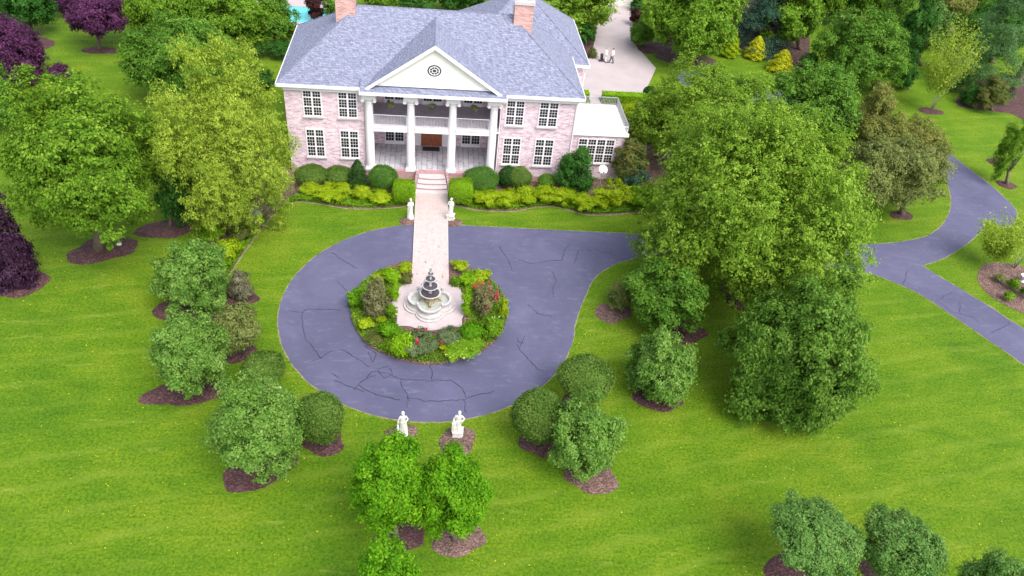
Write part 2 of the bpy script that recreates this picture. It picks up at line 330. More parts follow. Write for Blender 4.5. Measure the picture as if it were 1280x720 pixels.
def crown_lobed(r, rz, seed, nl=70, nleaf=24000, size=.34, lobe=.25, zmin=-.6, wob=.24, aspect=.6, taper=0., flat=.75, fill=.12, hang=None, under=.32):
    rng = np.random.default_rng(seed); D = lobe_dirs(nl, rng, zmin); nl = len(D)
    ph = rng.uniform(0, 6.28, 6)
    az = np.arctan2(D[:, 1], D[:, 0])
    env = 1-.12*np.clip(D[:, 2], 0, 1)**2+wob*(np.sin(2*az+ph[0])*.5+np.sin(3*az+ph[1]+D[:, 2]*2)*.5+np.sin(5*az+ph[2]+D[:, 2]*3)*.35)+rng.normal(0, wob*.25, nl)
    rad = rng.uniform(.5, .9, nl)**.8*env
    R3 = np.array([r, r, rz]); C = D*rad[:, None]*R3
    if taper: C[:, :2] *= (1-taper*np.clip(C[:, 2:3]/rz*.5+.5, 0, 1))
    lr = lobe*(r*r*rz)**(1/3)*rng.uniform(.5, 1.45, nl)
    wt = lr**1.8; cnt = np.maximum(8, (nleaf*(1-fill)*wt/wt.sum()).astype(int))
    idx = np.repeat(np.arange(nl), cnt); n = len(idx)
    # leaves gather in tufts at the twig ends of every lobe
    pt = 20; tid = rng.permutation(n)[:max(1, n//pt)]; ti = idx[tid]
    d = unit(rng.normal(0, 1, (len(ti), 3))+D[ti]*.8+np.array([0, 0, .3]))
    Tc = C[ti]+d*lr[ti][:, None]*(rng.uniform(.35, 1.25, (len(ti), 1)))*np.array([1, 1, flat])
    Tn = d*.5+np.array([0, 0, .65])+D[ti]*.45; k = np.repeat(np.arange(len(ti)), pt)
    off = rng.normal(0, 1, (len(k), 3))*size*np.array([.95, .95, .5])*rng.uniform(.6, 1.3, (len(ti), 1))[k]
    P = Tc[k]+off; Nn = Tn[k]+off/size*.35
    m = int(nleaf*fill); di = lobe_dirs(max(40, m), rng, -.5)[:m] if m < 400 else unit(rng.normal(0, 1, (m, 3)))
    Pi = di*rng.uniform(.3, .72, (len(di), 1))*R3
    P = np.concatenate([P, Pi]); Nn = np.concatenate([Nn, di+np.array([0, 0, .4])])
    q = np.array([np.quantile(np.abs(P[:, 0]), .985), np.quantile(np.abs(P[:, 1]), .985), np.quantile(np.abs(P[:, 2]), .99)])
    k = R3*.96/q; P = P*k; C = C*k
    P[:, :2] *= (1-under*np.clip(-P[:, 2:3]/rz, 0, 1)); C[:, :2] *= (1-under*np.clip(-C[:, 2:3]/rz, 0, 1))
    return leaf_quads(P, Nn, size, rng, aspect, hang), C
def crown_dome(r, rz, seed, nleaf=7000, size=.17, squash=0, rough=.05, aspect=.55, zlow=-.75):
    """clipped shrub: leaves on a smooth rounded body"""
    rng = np.random.default_rng(seed); d = unit(rng.normal(0, 1, (nleaf*2, 3))); d = d[d[:, 2] > zlow][:nleaf]; m = len(d)
    e = 1+rough*(np.sin(d[:, 0]*5+seed)+np.sin(d[:, 1]*6+seed*2)+np.sin(d[:, 2]*7))*.6+rng.normal(0, rough*.6, m)
    if squash: e = e*(np.abs(d)**squash).sum(1)**(-1/squash)*.82
    P = d*e[:, None]*np.array([r, r, rz])*rng.uniform(.84, 1.02, (m, 1))
    return leaf_quads(P, d*.8+np.array([0, 0, .25]), size, rng, aspect), None
def crown_cone(r, h, seed, nleaf=6000, size=.2, tiers=9):
    rng = np.random.default_rng(seed); t = rng.uniform(0, 1, nleaf)**.75; az = rng.uniform(0, 6.283, nleaf)
    lump = 1+.16*np.sin(az*4+t*20+seed)+.12*np.sin(az*7-t*31)+.1*np.sin(t*6.283*tiers)
    rr = r*1.1*t**.6*lump*rng.uniform(.72, 1.03, nleaf); rr *= np.where(t > .86, 1-(t-.86)*2.4, 1)
    P = np.stack([rr*np.cos(az), rr*np.sin(az), h*(1-t)], 1)
    Nn = np.stack([np.cos(az), np.sin(az), np.full(nleaf, .7)], 1)
    return leaf_quads(P, Nn, size, rng, .5, .15), None
def crown_pine(r, h, seed, whorls=11, nb=11, per=240, size=.3):
    """conifer of whorled boughs; every bough carries drooping tufts of needles"""
    rng = np.random.default_rng(seed); Ps = []; Ns = []
    for w in range(whorls):
        t = w/(whorls-1); z = h*(.06+.90*t); br = r*(1-t**1.1*.88)
        for k in range(max(5, int(nb*(1-.3*t)))):
            a = rng.uniform(0, 6.283); ln = br*rng.uniform(.7, 1.12); up = rng.uniform(-.05, .3); nt = int(10+14*(1-t))
            for q in range(nt):
                u = rng.uniform(.2, 1)**.7; y = rng.normal(0, 1)*ln*.17*(1-u*.4); x = u*ln; zz = z+x*up-.12*x*x/max(ln, .1)+rng.normal(0, .12)
                c = np.array([x*math.cos(a)-y*math.sin(a), x*math.sin(a)+y*math.cos(a), zz]); m = max(6, per//16)
                Ps.append(c+rng.normal(0, 1, (m, 3))*size*np.array([1.2, 1.2, .7])); Ns.append(np.tile([.5*math.cos(a), .5*math.sin(a), .9], (m, 1)))
    return leaf_quads(np.concatenate(Ps), np.concatenate(Ns), size, rng, .35, jit=.5), None
def crown_weep(r, rz, seed, nl=90, nleaf=42000, size=.42, lobe=.2, strand=2.4):
    rng = np.random.default_rng(seed); D = lobe_dirs(nl, rng, -.35); nl = len(D)
    az = np.arctan2(D[:, 1], D[:, 0]); env = 1+.13*np.sin(2*az+seed)+.12*np.sin(3*az+1.7*seed)+rng.normal(0, .08, nl)
    C = D*(rng.uniform(.6, .88, nl)*env)[:, None]*np.array([r, r, rz])
    Ps = []; Ns = []
    ns = nleaf//26
    li = rng.integers(0, nl, ns); lr = lobe*r*rng.uniform(.6, 1.3, nl)
    d = unit(rng.normal(0, 1, (ns, 3))+D[li]*.8+np.array([0, 0, .3]))
    S = C[li]+d*lr[li][:, None]
    out = unit(np.concatenate([S[:, :2], np.zeros((ns, 1))], 1))
    ln = strand*rng.uniform(.35, 1.1, ns)
    for k in range(26):
        u = rng.uniform(0, 1, ns); rr = u*ln
        p = S+out*(rr*.62*(1-.4*u))[:, None]+np.array([0, 0, -1.0])*(rr*rr/ln*.7)[:, None]+rng.normal(0, .10, (ns, 3))
        Ps.append(p); Ns.append(out*.8+np.array([0, 0, .7])+rng.normal(0, .2, (ns, 3)))
    return leaf_quads(np.concatenate(Ps), np.concatenate(Ns), size, rng, .34, .5, jit=.35), C
def crown_wispy(r, h, seed, nstem=40, per=60, size=.26):
    """upright twiggy crown with sky between"""
    rng = np.random.default_rng(seed); Ps = []
    for i in range(nstem):
        a = rng.uniform(0, 6.283); e = r*math.sqrt(rng.uniform(.02, 1)); top = h*rng.uniform(.6, 1.0)*(1-.25*(e/r)**2)
        u = rng.uniform(.35, 1, per); b = u**1.3
        Ps.append(np.stack([e*b*math.cos(a), e*b*math.sin(a), top*u], 1)+rng.normal(0, .16, (per, 3))*np.array([1, 1, 1.2]))
    P = np.concatenate(Ps); return leaf_quads(P, np.tile([0, 0, 1.], (len(P), 1)), size, rng, .6, jit=.8), None
def trunk_mb(h, r0, lean=(0, 0), limbs=None, seed=0, n=8):
    rng = random.Random(seed); mb = MB(); pts = []; rad = []
    for i in range(6):
        t = i/5; pts.append((lean[0]*t+rng.uniform(-.06, .06)*h*.1*t, lean[1]*t+rng.uniform(-.06, .06)*h*.1*t, h*t-.05)); rad.append(r0*(1.35 if i == 0 else 1-.6*t))
    mb.tube(pts, rad, n)
    if limbs is not None:
        for c in limbs:
            b = Vector(pts[rng.choice((2, 3, 4))]); e = Vector(c); m = b.lerp(e, .5)+Vector((0, 0, -.08*(e-b).length))
            e = b.lerp(e, .85); mb.tube([b, m, e], [r0*.42, r0*.27, r0*.08], 5)
    return mb
_seed = [100]
def nseed(): _seed[0] += 7; return _seed[0]
def spec(base, box, bz=0.0):
    """base pixel and crown box -> foot, radius, vertical half-size, centre of the crown"""
    b = at(*base, bz); cx = (box[0]+box[2])/2; cy = (box[1]+box[3])/2; hw = (box[2]-box[0])/2; hh = (box[3]-box[1])/2
    lo, hi = -2., 40.
    for _ in range(50):
        m = (lo+hi)/2
        if pix((b[0], b[1], m))[1] > cy: lo = m
        else: hi = m
    p = pix((b[0], b[1], lo)); zd = p[2]; r = hw*zd/FPX
    el = math.asin(-((np.array([b[0], b[1], lo])-CAM_POS)/np.linalg.norm(np.array([b[0], b[1], lo])-CAM_POS))[2])
    v = hh*zd/FPX; q = v*v-(r*math.sin(el))**2
    rz = math.sqrt(max(q, (.45*r*math.cos(el))**2))/math.cos(el)
    dx = (cx-p[0])*zd/FPX
    return b, r, rz, np.array([dx*CR[0], dx*CR[1], lo-bz])
def sphere_bed(b, off, r, mat=None, el=1.0, z=.0, seed=0, rot=0):
    rng = random.Random(seed+3); n = 40; ph = [rng.uniform(0, 6.28) for _ in range(3)]
    ring = []
    for k in range(n):
        t = 2*math.pi*k/n; q = r*(1+.10*math.sin(2*t+ph[0])+.07*math.sin(3*t+ph[1])+.05*math.sin(5*t+ph[2])+rng.uniform(-.03, .03))
        x, y = q*math.cos(t), q*el*math.sin(t); ring.append((x*math.cos(rot)-y*math.sin(rot), x*math.sin(rot)+y*math.cos(rot)))
    mb = MB(); v = []; f = []
    for i, s in enumerate((1.0, .93, .6, .25)):
        for x, y in ring: v.append((x*s, y*s, (.006, .05, .12, .15)[i]))
    v.append((0, 0, .16))
    for i in range(3):
        for k in range(n): f.append((i*n+k, i*n+(k+1) % n, (i+1)*n+(k+1) % n, (i+1)*n+k))
    for k in range(n): f.append((3*n+k, 3*n+(k+1) % n, 4*n))
    mb.add(v, f)
    o = mb.build('mulch_bed', mat or MULCH, None, (b[0]+off[0], b[1]+off[1], z), True); return tag(o, kind='structure')
def plant(name, label, cat, mat, base, box, style='lobed', group=None, bark=None, trunk=True, bed=None, flowers=None, bz=0.0, tr=None, **kw):
    b, r, rz, c = spec(base, box, bz); sd = nseed()
    t = thing(name, label, cat, (b[0], b[1], bz), 0, group)
    lim = None; cz = c[2]
    if style == 'lobed': V, C = crown_lobed(r, rz, sd, **kw)
    elif style == 'weep': V, C = crown_weep(r, rz, sd, **kw)
    elif style == 'dome':
        V, C = crown_dome(r, rz, sd, **kw)
    elif style == 'cone': h = max(cz+rz, r); V, C = crown_cone(r, h, sd, **kw); c = np.array([c[0], c[1], .05])
    elif style == 'pine': h = max(cz+rz, r); V, C = crown_pine(r, h, sd, **kw); c = np.array([c[0], c[1], .1])
    elif style == 'wispy': h = max(cz+rz, r); V, C = crown_wispy(r, h, sd, **kw); c = np.array([c[0], c[1], 0.])
    # grow or trim the crown to its surveyed size
    for it in range(4):
        D = V+c+np.array([b[0], b[1], bz])-CAM_POS; zc = D@_f; X = 640+FPX*(D@CR)/zc; Y = 360-FPX*(D@CU)/zc; zm = float(zc.mean())
        x0, x1 = np.quantile(X, (.0015, .9985)); y0, y1 = np.quantile(Y, (.0015, .9985)); m_ = 1.5
        kx = (box[2]-box[0]-2*m_)/(x1-x0); ky = (box[3]-box[1]-2*m_)/(y1-y0)
        kz = min(1.35, max(.7, ky**1.4)); V = V*np.array([kx, kx, kz])
        if C is not None: C = C*np.array([kx, kx, kz])
        if style in ('cone', 'pine', 'wispy'): h *= kz; continue
        D = V+c+np.array([b[0], b[1], bz])-CAM_POS; zc = D@_f; X = 640+FPX*(D@CR)/zc; Y = 360-FPX*(D@CU)/zc
        x0, x1 = np.quantile(X, (.0015, .9985)); y0, y1 = np.quantile(Y, (.0015, .9985))
        dx = ((box[0]+box[2])/2-(x0+x1)/2)*zm/FPX; dy = ((box[1]+box[3])/2-(y0+y1)/2)*zm/FPX
        c = c+np.array([dx*CR[0], dx*CR[1], 0.0])+np.array([0, 0, -dy/max(.35, CU[2])]); c[2] = max(c[2], .15)
    if style in ('lobed', 'weep', 'dome'):      # keep the crown above the ground
        low = V[:, 2]+c[2] < .06; V[:, 2] = np.where(low, .06-c[2]+np.abs(V[:, 2]+c[2]-.06)*.15, V[:, 2])
    part = 'crown' if cat == 'tree' else 'foliage'
    o = link(part, np_mesh(part, V, 4), L[mat], t, tuple(c))
    if trunk:
        lim = None
        th = max(.4, c[2])
        if C is not None and cat == 'tree':
            rng = random.Random(sd); lim = [C[i]+c for i in rng.sample(range(len(C)), min(9, len(C)))]
        tr = tr or max(.05, .045*r+.02*rz)
        if style == 'wispy':
            mb = MB(); rng = random.Random(sd)
            for k in range(6):
                a = k*1.047+rng.uniform(-.3, .3); e = r*rng.uniform(.25, .7)
                mb.tube([(0, 0, -.05), (e*.35*math.cos(a), e*.35*math.sin(a), h*.3), (e*.8*math.cos(a), e*.8*math.sin(a), h*.66)], [tr, tr*.7, tr*.25], 5)
        elif style in ('cone', 'pine'): mb = trunk_mb(h*.93, tr, (0, 0), None, sd)
        else: mb = trunk_mb(th, tr, (c[0], c[1]), lim, sd)
        mb.build('trunk' if cat == 'tree' else 'stem', bark or BARK, t, None, True)
    if flowers:
        fm, fn, fs = flowers; rng = np.random.default_rng(sd+1); k = rng.choice(len(V)//4, fn, replace=False)
        P = V.reshape(-1, 4, 3).mean(1)
        ctr = P[(P[:, 2] > np.quantile(P[:, 2], .35))]; ctr = ctr[rng.choice(len(ctr), fn)]
        ctr = ctr*1.03; pts = np.repeat(ctr, 7, 0)+rng.normal(0, fs*.35, (fn*7, 3))
        link('blossom', np_mesh('blossom', leaf_quads(pts, np.tile([0, -.2, 1.], (len(pts), 1)), fs, rng, .8), 4), L[fm], t, tuple(c))
    if bed:
        bb = bed; off = (bb.get('dx', 0), bb.get('dy', 0)); sphere_bed(b, off, bb.get('r', r*.7), bb.get('mat'), bb.get('el', .8), .0, sd, bb.get('rot', 0))
    return t

# ================================================================== GROUND
def catmull(pts, k=6, closed=True):
    out = []; n = len(pts); P = [np.array(p[:2], float) for p in pts]
    for i in range(n if closed else n-1):
        a, b, c, d = (P[(i-1) % n], P[i], P[(i+1) % n], P[(i+2) % n]) if closed else (P[max(i-1, 0)], P[i], P[i+1], P[min(i+2, n-1)])
        for j in range(k):
            t = j/k; out.append(.5*((2*b)+(-a+c)*t+(2*a-5*b+4*c-d)*t*t+(-a+3*b-3*c+d)*t**3))
    if not closed: out.append(P[-1])
    return out
def sheet(name, poly, z, mat, kind='structure', jit=0., seed=1):
    rng = random.Random(seed); v = [(p[0]+rng.uniform(-jit, jit), p[1]+rng.uniform(-jit, jit), z) for p in poly]
    me = bpy.data.meshes.new(name); me.from_pydata(v, [], [tuple(range(len(v)))]); me.update()
    if me.polygons[0].normal.z < 0: me.flip_normals()
    return tag(link(name, me, mat), kind=kind)
gm = MB(); gm.add([(-500, -300, 0), (500, -300, 0), (500, 700, 0), (-500, 700, 0)], [(0, 1, 2, 3)]); tag(gm.build('lawn', LAWN), kind='structure')
def ppts(l): return [at(*q)[:2] for q in l]
# the drive: loop round the island, arm to the right, fork
circ = [(11.15*math.sin(a), 11.15*math.cos(a)-.05) for a in np.linspace(R(-12), R(-262), 46)]   # from top, left and round to lower right
arm_low = ppts([(727, 380), (740, 352), (755, 338), (780, 326), (825, 318), (900, 318), (980, 325), (1062, 338), (1100, 346), (1150, 368), (1200, 401), (1240, 428), (1280, 456), (1420, 560)])
arm_up = ppts([(1440, 500), (1280, 411), (1240, 385), (1195, 358), (1152, 332)])
fork_r = ppts([(1175, 325), (1200, 311), (1225, 290), (1236, 275), (1252, 283), (1263, 283), (1270, 274), (1268, 260), (1240, 233), (1210, 210), (1182, 190), (1120, 160), (1000, 120), (885, 92), (856, 88), (845, 96), (870, 112), (990, 142), (1110, 180), (1168, 205), (1186, 235), (1187, 265), (1165, 292), (1120, 303), (1066, 305), (980, 300), (880, 294), (790, 292), (720, 289), (640, 285), (560, 281)])
outline = [tuple(p) for p in circ]+[tuple(p) for p in catmull(arm_low, 5, False)]+[tuple(p) for p in catmull(arm_up, 5, False)]+[tuple(p) for p in catmull(fork_r, 5, False)]
def densify(poly, step=.35):
    o = []; n = len(poly)
    for i in range(n):
        a = np.array(poly[i]); b = np.array(poly[(i+1) % n]); k = max(1, int(np.linalg.norm(b-a)/step))
        for j in range(k): o.append(a+(b-a)*j/k)
    return o
outline = densify(outline)
def offset(poly, d):
    P = np.array(poly); T = np.roll(P, -1, 0)-np.roll(P, 1, 0); T = T/np.maximum(np.linalg.norm(T, axis=1, keepdims=True), 1e-6)
    area = np.sum(P[:, 0]*np.roll(P[:, 1], -1)-np.roll(P[:, 0], -1)*P[:, 1]); s = 1 if area > 0 else -1
    return P+np.stack([T[:, 1], -T[:, 0]], 1)*d*s
sheet('drive_edge_soil', offset(outline, .07), .006, SOIL, jit=.05, seed=4)
sheet('driveway', outline, .014, ASPHALT, jit=.035, seed=5)
# cracks sealed with tar, laid as thin strips on the asphalt
CR_PX = [[(361, 389.5), (378, 390), (382, 387), (405, 387), (426, 388)], [(378, 390), (378, 405), (382, 422), (395, 440), (402, 448)], [(385, 453), (402, 448), (412, 441), (428, 437), (445, 447), (462, 459)],
 [(413, 315), (430, 327), (447, 336)], [(414, 466), (424, 473)], [(418, 475), (440, 485), (455, 490)], [(440, 488), (447, 482), (459, 472), (470, 470)], [(447, 482), (470, 493), (500, 500)],
 [(459, 472), (464, 464), (480, 466), (500, 474), (540, 476), (563, 475), (577, 485), (582, 497)], [(500, 474), (502, 484), (509, 492), (510, 500), (509, 510)], [(510, 497), (530, 501), (560, 501), (580, 500), (592, 494), (612, 491), (618, 489)],
 [(645, 430), (650, 437), (655, 443), (668, 458), (673, 462), (680, 464)], [(650, 434), (655, 425), (656, 420)], [(645, 423), (648, 428), (655, 430)], [(455, 432), (470, 442), (466, 453), (460, 440)], [(468, 462), (485, 458), (492, 468), (480, 473), (473, 463)],
 [(624, 308), (630, 317), (637, 330), (641, 340)], [(703, 325), (706, 312), (712, 305)], [(717, 330), (724, 313), (745, 313), (765, 318)], [(640, 322), (665, 330), (690, 326), (703, 325)], [(690, 340), (696, 352), (690, 362), (693, 372)], [(536, 456), (540, 465), (540, 476)],
 [(1128, 357), (1132, 346), (1134, 338)], [(1085, 330), (1088, 322), (1089, 316)], [(1169, 377), (1180, 370), (1190, 366)], [(1200, 392), (1200, 378)], [(1238, 416), (1250, 410), (1262, 406)], [(1172, 376), (1190, 390), (1215, 396), (1225, 404)],
 [(1258, 402), (1266, 408), (1274, 414)], [(580, 500), (581, 508), (583, 516)], [(420, 350), (432, 362), (436, 370)], [(660, 380), (672, 392), (690, 396)]]
cm = MB(); crng = random.Random(8)
for line in CR_PX:
    P = ppts(line); Q = []
    for i in range(len(P)-1):
        k = max(2, int(np.linalg.norm(P[i+1]-P[i])/.25))
        for j in range(k): Q.append(P[i]+(P[i+1]-P[i])*j/k+np.array([crng.uniform(-.07, .07), crng.uniform(-.07, .07)]))
    Q.append(P[-1])
    for i in range(len(Q)-1):
        a, b = Q[i], Q[i+1]; d = b-a; nn = np.array([-d[1], d[0]])/max(np.linalg.norm(d), 1e-6); w = crng.uniform(.014, .042)
        cm.add([(*(a-nn*w), .0185), (*(b-nn*w), .0185), (*(b+nn*w), .0185), (*(a+nn*w), .0185)], [(0, 1, 2, 3)])
tag(cm.build('driveway_cracks', CRACK), kind='structure')
# island bed
isl = [(5.98*math.cos(a)*(1+.012*math.sin(5*a)), 5.98*math.sin(a)*(1+.012*math.sin(7*a))) for a in np.linspace(0, 2*math.pi, 90, endpoint=False)]
im = MB(); im.prism(isl, .005, .13); io = im.build('island_bed', MULCHL); tag(io, kind='structure')
# walkway across the drive and fountain plaza
wm = MB(); wm.box(-1.43, 1.43, 2.2, 15.9, .01, .165); tag(wm.build('brick_walkway', PAVER), kind='structure')
eg = MB()
for s in (-1, 1): eg.box(s*1.43-.04 if s < 0 else 1.43, -1.43 if s < 0 else 1.47+.0, 2.9, 15.9, .01, .172)
tag(eg.build('walkway_edging', STONE), kind='structure')
def plaza_outline():
    o = []
    # square with a bowed lobe in the middle of every side
    for q in range(4):
        a0 = q*math.pi/2
        for u in np.linspace(-1, 1, 25)[:-1]:
            x = 2.42; y = u*2.42
            if abs(u) < .62: x += .45*math.cos(u/.62*math.pi/2)
            o.append((x*math.cos(a0)-y*math.sin(a0), x*math.sin(a0)+y*math.cos(a0)))
    return o
pz = MB(); pz.prism([(x, y+.25) for x, y in plaza_outline()], .01, .175); tag(pz.build('fountain_plaza', PLAZA), kind='structure')
# planting beds in front of the house
bl = ppts([(262, 385), (285, 345), (322, 292), (345, 266), (368, 253), (395, 254), (430, 260), (470, 261), (506, 258)])
bedL = [tuple(p) for p in catmull(bl, 5, False)]+[(-1.6, 15.0), (-1.6, 18.3), (-13.2, 19.0), (-16.5, 22.0), (-19, 17.5), (-18.2, 10.5), (-17.8, 4.)]
sheet('planting_bed', densify(bedL), .03, MULCHL, jit=.04)
br = ppts([(570, 257), (600, 263), (640, 264), (665, 260), (690, 258), (715, 264), (740, 269), (780, 267), (815, 262), (850, 250)])
bedR = [(1.6, 18.3), (1.6, 15.0)]+[tuple(p) for p in catmull(br, 5, False)]+[(25.5, 22), (24, 36.5), (18.6, 36.5), (18.4, 20), (13, 19)]
sheet('planting_bed', densify(bedR), .03, MULCHL, jit=.04, seed=3)
for nm, pl in (('bed_edge_soil', bedL), ('bed_edge_soil', bedR)): sheet(nm, offset(densify(pl), .12), .018, SOIL, jit=.05, seed=9)
# statues' little beds and bare patches beside the walk
for x, y, r in ((-2.0, 11.45, .75), (1.95, 11.45, .75)): sphere_bed((x, y), (0, 0), r, MULCHL, .9, .0, 5)
# concrete court behind the house
court = [(14.6, 37.9), (24.5, 37.9), (28.3, 47.2), (27.0, 54.8), (27.3, 57.6), (28.8, 65.3), (29.9, 69.2), (24.5, 69.2), (23.3, 64.5), (21.7, 55.6), (19.9, 49.0), (15.5, 47)]
sheet('concrete_court', densify(court, .6), .03, CONC)
wt = MB(); wt.box(18.1, 19.3, 35.5, 37.9, .01, .05); tag(wt.build('court_path', CONC), kind='structure')
# swimming pool beyond the left corner of the house
pw = MB(); pw.box(-23.5, -13.0, 55.2, 60.6, .02, .06); tag(pw.build('pool_water', POOLW), kind='structure')
pd = MB()
for bx in ((-26, -11, 60.6, 64), (-26, -11, 54.2, 55.2), (-26, -23.5, 55.2, 60.6), (-13, -11, 55.2, 60.6)): pd.box(*bx, .01, .12)
tag(pd.build('pool_deck', CONC), kind='structure')
# red mulch ground under the far planting at the right and behind the court
for pl, sd in ((((826, 60), (850, 55), (905, 65), (930, 62), (965, 78), (1002, 86), (1012, 60), (1000, 20), (930, 0), (850, 20)), 1), (((1195, 130), (1230, 138), (1262, 142), (1300, 155), (1330, 120), (1270, 95), (1215, 105)), 2),
               (((722, 62), (740, 78), (748, 60), (742, 48), (730, 44), (712, 50)), 3), (((35, 62), (62, 60), (68, 52), (50, 46), (30, 50)), 4)):
    sheet('far_mulch_bed', catmull(ppts(pl), 6), .012, MULCH, seed=sd, jit=.08)

# ================================================================== HOUSE
house = thing('brick_mansion', 'pale pink brick mansion with slate blue hip roof, white columned porch and cream pediment', 'house', (0, 19, 0))
H = house; HL = Vector((0, -19, 0))      # parts are written in world coordinates
def hp(mb, name, mat, parent=H, smooth=False):
    o = mb.build(name, mat, parent, None, smooth)
    if parent is H: o.location = HL
    return o
EX, EY0, EY1, EZ, SL = 13.5, 18.46, 31.7, 9.0, .72
# walls with porch recess
wl = MB()
wl.box(-13.0, -6.15, 18.96, 31.2, 0, 8.82); wl.box(6.15, 13.0, 18.96, 31.2, 0, 8.82)
wl.box(-6.15, 6.15, 23.3, 31.2, 0, 8.82)
wl.box(3.0, 14.75, 31.2, 38.8, 0, 8.3); wl.box(10, 14.75, 27.4, 31.2, 0, 8.3)
wl.box(13.0, 18.25, 19.88, 25.8, 0, 4.72)
wall = hp(wl, 'wall', BRICK)
for xa in (-13.05, 6.2): qb = MB(); qb.box(xa, xa+6.85, 18.90, 18.958, 0, .55); hp(qb, 'plinth', BRICKP)
# main roof: hip
rf = MB(); d = (EY1-EY0)/2; zr = EZ+SL*d; t = .16
rf.add([(-EX, EY0, EZ), (EX, EY0, EZ), (EX, EY1, EZ), (-EX, EY1, EZ), (-EX+d, EY0+d, zr), (EX-d, EY0+d, zr), (-EX, EY0, EZ-t), (EX, EY0, EZ-t), (EX, EY1, EZ-t), (-EX, EY1, EZ-t)],
       [(0, 1, 5, 4), (1, 2, 5), (2, 3, 4, 5), (3, 0, 4), (0, 6, 7, 1), (1, 7, 8, 2), (2, 8, 9, 3), (3, 9, 6, 0), (6, 9, 8, 7)])
# porch skirt roof and gable behind the pediment
GX, GY, GZ, AZ = 5.95, 17.95, 9.22, 13.35
rf.add([(-6.35, 17.55, 9.03), (6.35, 17.55, 9.03), (6.35, 19.4, 9.72), (-6.35, 19.4, 9.72), (-6.35, 17.55, 8.93), (6.35, 17.55, 8.93), (6.35, 19.4, 8.93), (-6.35, 19.4, 8.93)],
       [(0, 1, 2, 3), (0, 4, 5, 1), (1, 5, 6, 2), (3, 7, 4, 0), (4, 7, 6, 5)])
yb = 24.7; gs = (AZ-GZ)/GX
rf.add([(0, GY, AZ), (0, yb, AZ), (-GX, GY, GZ), (-GX, yb, GZ), (GX, GY, GZ), (GX, yb, GZ), (0, GY, AZ-.14), (-GX, GY, GZ-.14), (GX, GY, GZ-.14), (0, yb, AZ-.14), (-GX, yb, GZ-.14), (GX, yb, GZ-.14)],
       [(0, 2, 3, 1), (0, 1, 5, 4), (6, 9, 10, 7), (6, 8, 11, 9), (2, 7, 10, 3), (4, 5, 11, 8), (0, 6, 7, 2), (0, 4, 8, 6)])
# rear wing hip
wx0, wx1, wy0, wy1, wz = 2.0, 15.25, 26.94, 39.24, 8.5; dd = (wy1-wy0)/2; wzr = wz+.765*dd
rf.add([(wx0, wy0, wz), (wx1, wy0, wz), (wx1, wy1, wz), (wx0, wy1, wz), (wx0+dd, wy0+dd, wzr), (wx1-dd, wy0+dd, wzr), (wx0, wy0, wz-t), (wx1, wy0, wz-t), (wx1, wy1, wz-t), (wx0, wy1, wz-t)],
       [(0, 1, 5, 4), (1, 2, 5), (2, 3, 4, 5), (3, 0, 4), (0, 6, 7, 1), (1, 7, 8, 2), (2, 8, 9, 3), (3, 9, 6, 0), (6, 9, 8, 7)])
roof = hp(rf, 'roof', ROOF)
# hip and ridge caps
cp = MB()
for a, b in (((-EX, EY0, EZ), (-EX+d, EY0+d, zr)), ((EX, EY0, EZ), (EX-d, EY0+d, zr)), ((-EX, EY1, EZ), (-EX+d, EY0+d, zr)), ((EX, EY1, EZ), (EX-d, EY0+d, zr)), ((-EX+d, EY0+d, zr), (EX-d, EY0+d, zr)),
             ((0, GY+.05, AZ), (0, yb-.3, AZ)), ((wx1, wy0, wz), (wx1-dd, wy0+dd, wzr)), ((wx1, wy1, wz), (wx1-dd, wy0+dd, wzr)), ((wx0+dd, wy0+dd, wzr), (wx1-dd, wy0+dd, wzr))):
    cp.tube([a, b], .05, 5)
hp(cp, 'ridge_cap', ROOF, roof)
# white eave fascia
fa = MB()
for x0, x1 in ((-EX-.03, -6.36), (6.36, EX+.03)): fa.box(x0, x1, EY0-.05, EY0-.003, EZ-.26, EZ+.03)
fa.box(-EX-.06, -EX-.003, EY0-.05, EY1, EZ-.26, EZ+.03); fa.box(EX+.003, EX+.06, EY0-.05, EY1, EZ-.26, EZ+.03)
fa.box(-6.42, 6.42, 17.47, 17.54, 8.80, 9.06); fa.box(-6.42, -6.36, 17.54, 18.40, 8.72, 9.06); fa.box(6.36, 6.42, 17.54, 18.40, 8.72, 9.06)
fa.box(wx1+.003, wx1+.06, wy0-.05, wy1, wz-.26, wz+.03); fa.box(13.1, wx1, wy0-.05, wy0-.003, wz-.26, wz+.03)
fa.box(-13.02, -6.2, 18.72, 18.955, 8.35, 8.73); fa.box(6.2, 13.02, 18.72, 18.955, 8.35, 8.73)
hp(fa, 'eave_trim', WHITE)
for p in (((-6.05, 18.88, 8.6), (-6.05, 18.88, .3)), ((6.05, 18.88, 8.6), (6.05, 18.88, .3)), ((14.95, 27.3, 8.3), (14.85, 27.3, .2)), ((12.9, 18.88, 8.6), (12.9, 18.88, .3))): dp = MB(); dp.tube(p, .06, 6); hp(dp, 'downspout', WHITE)
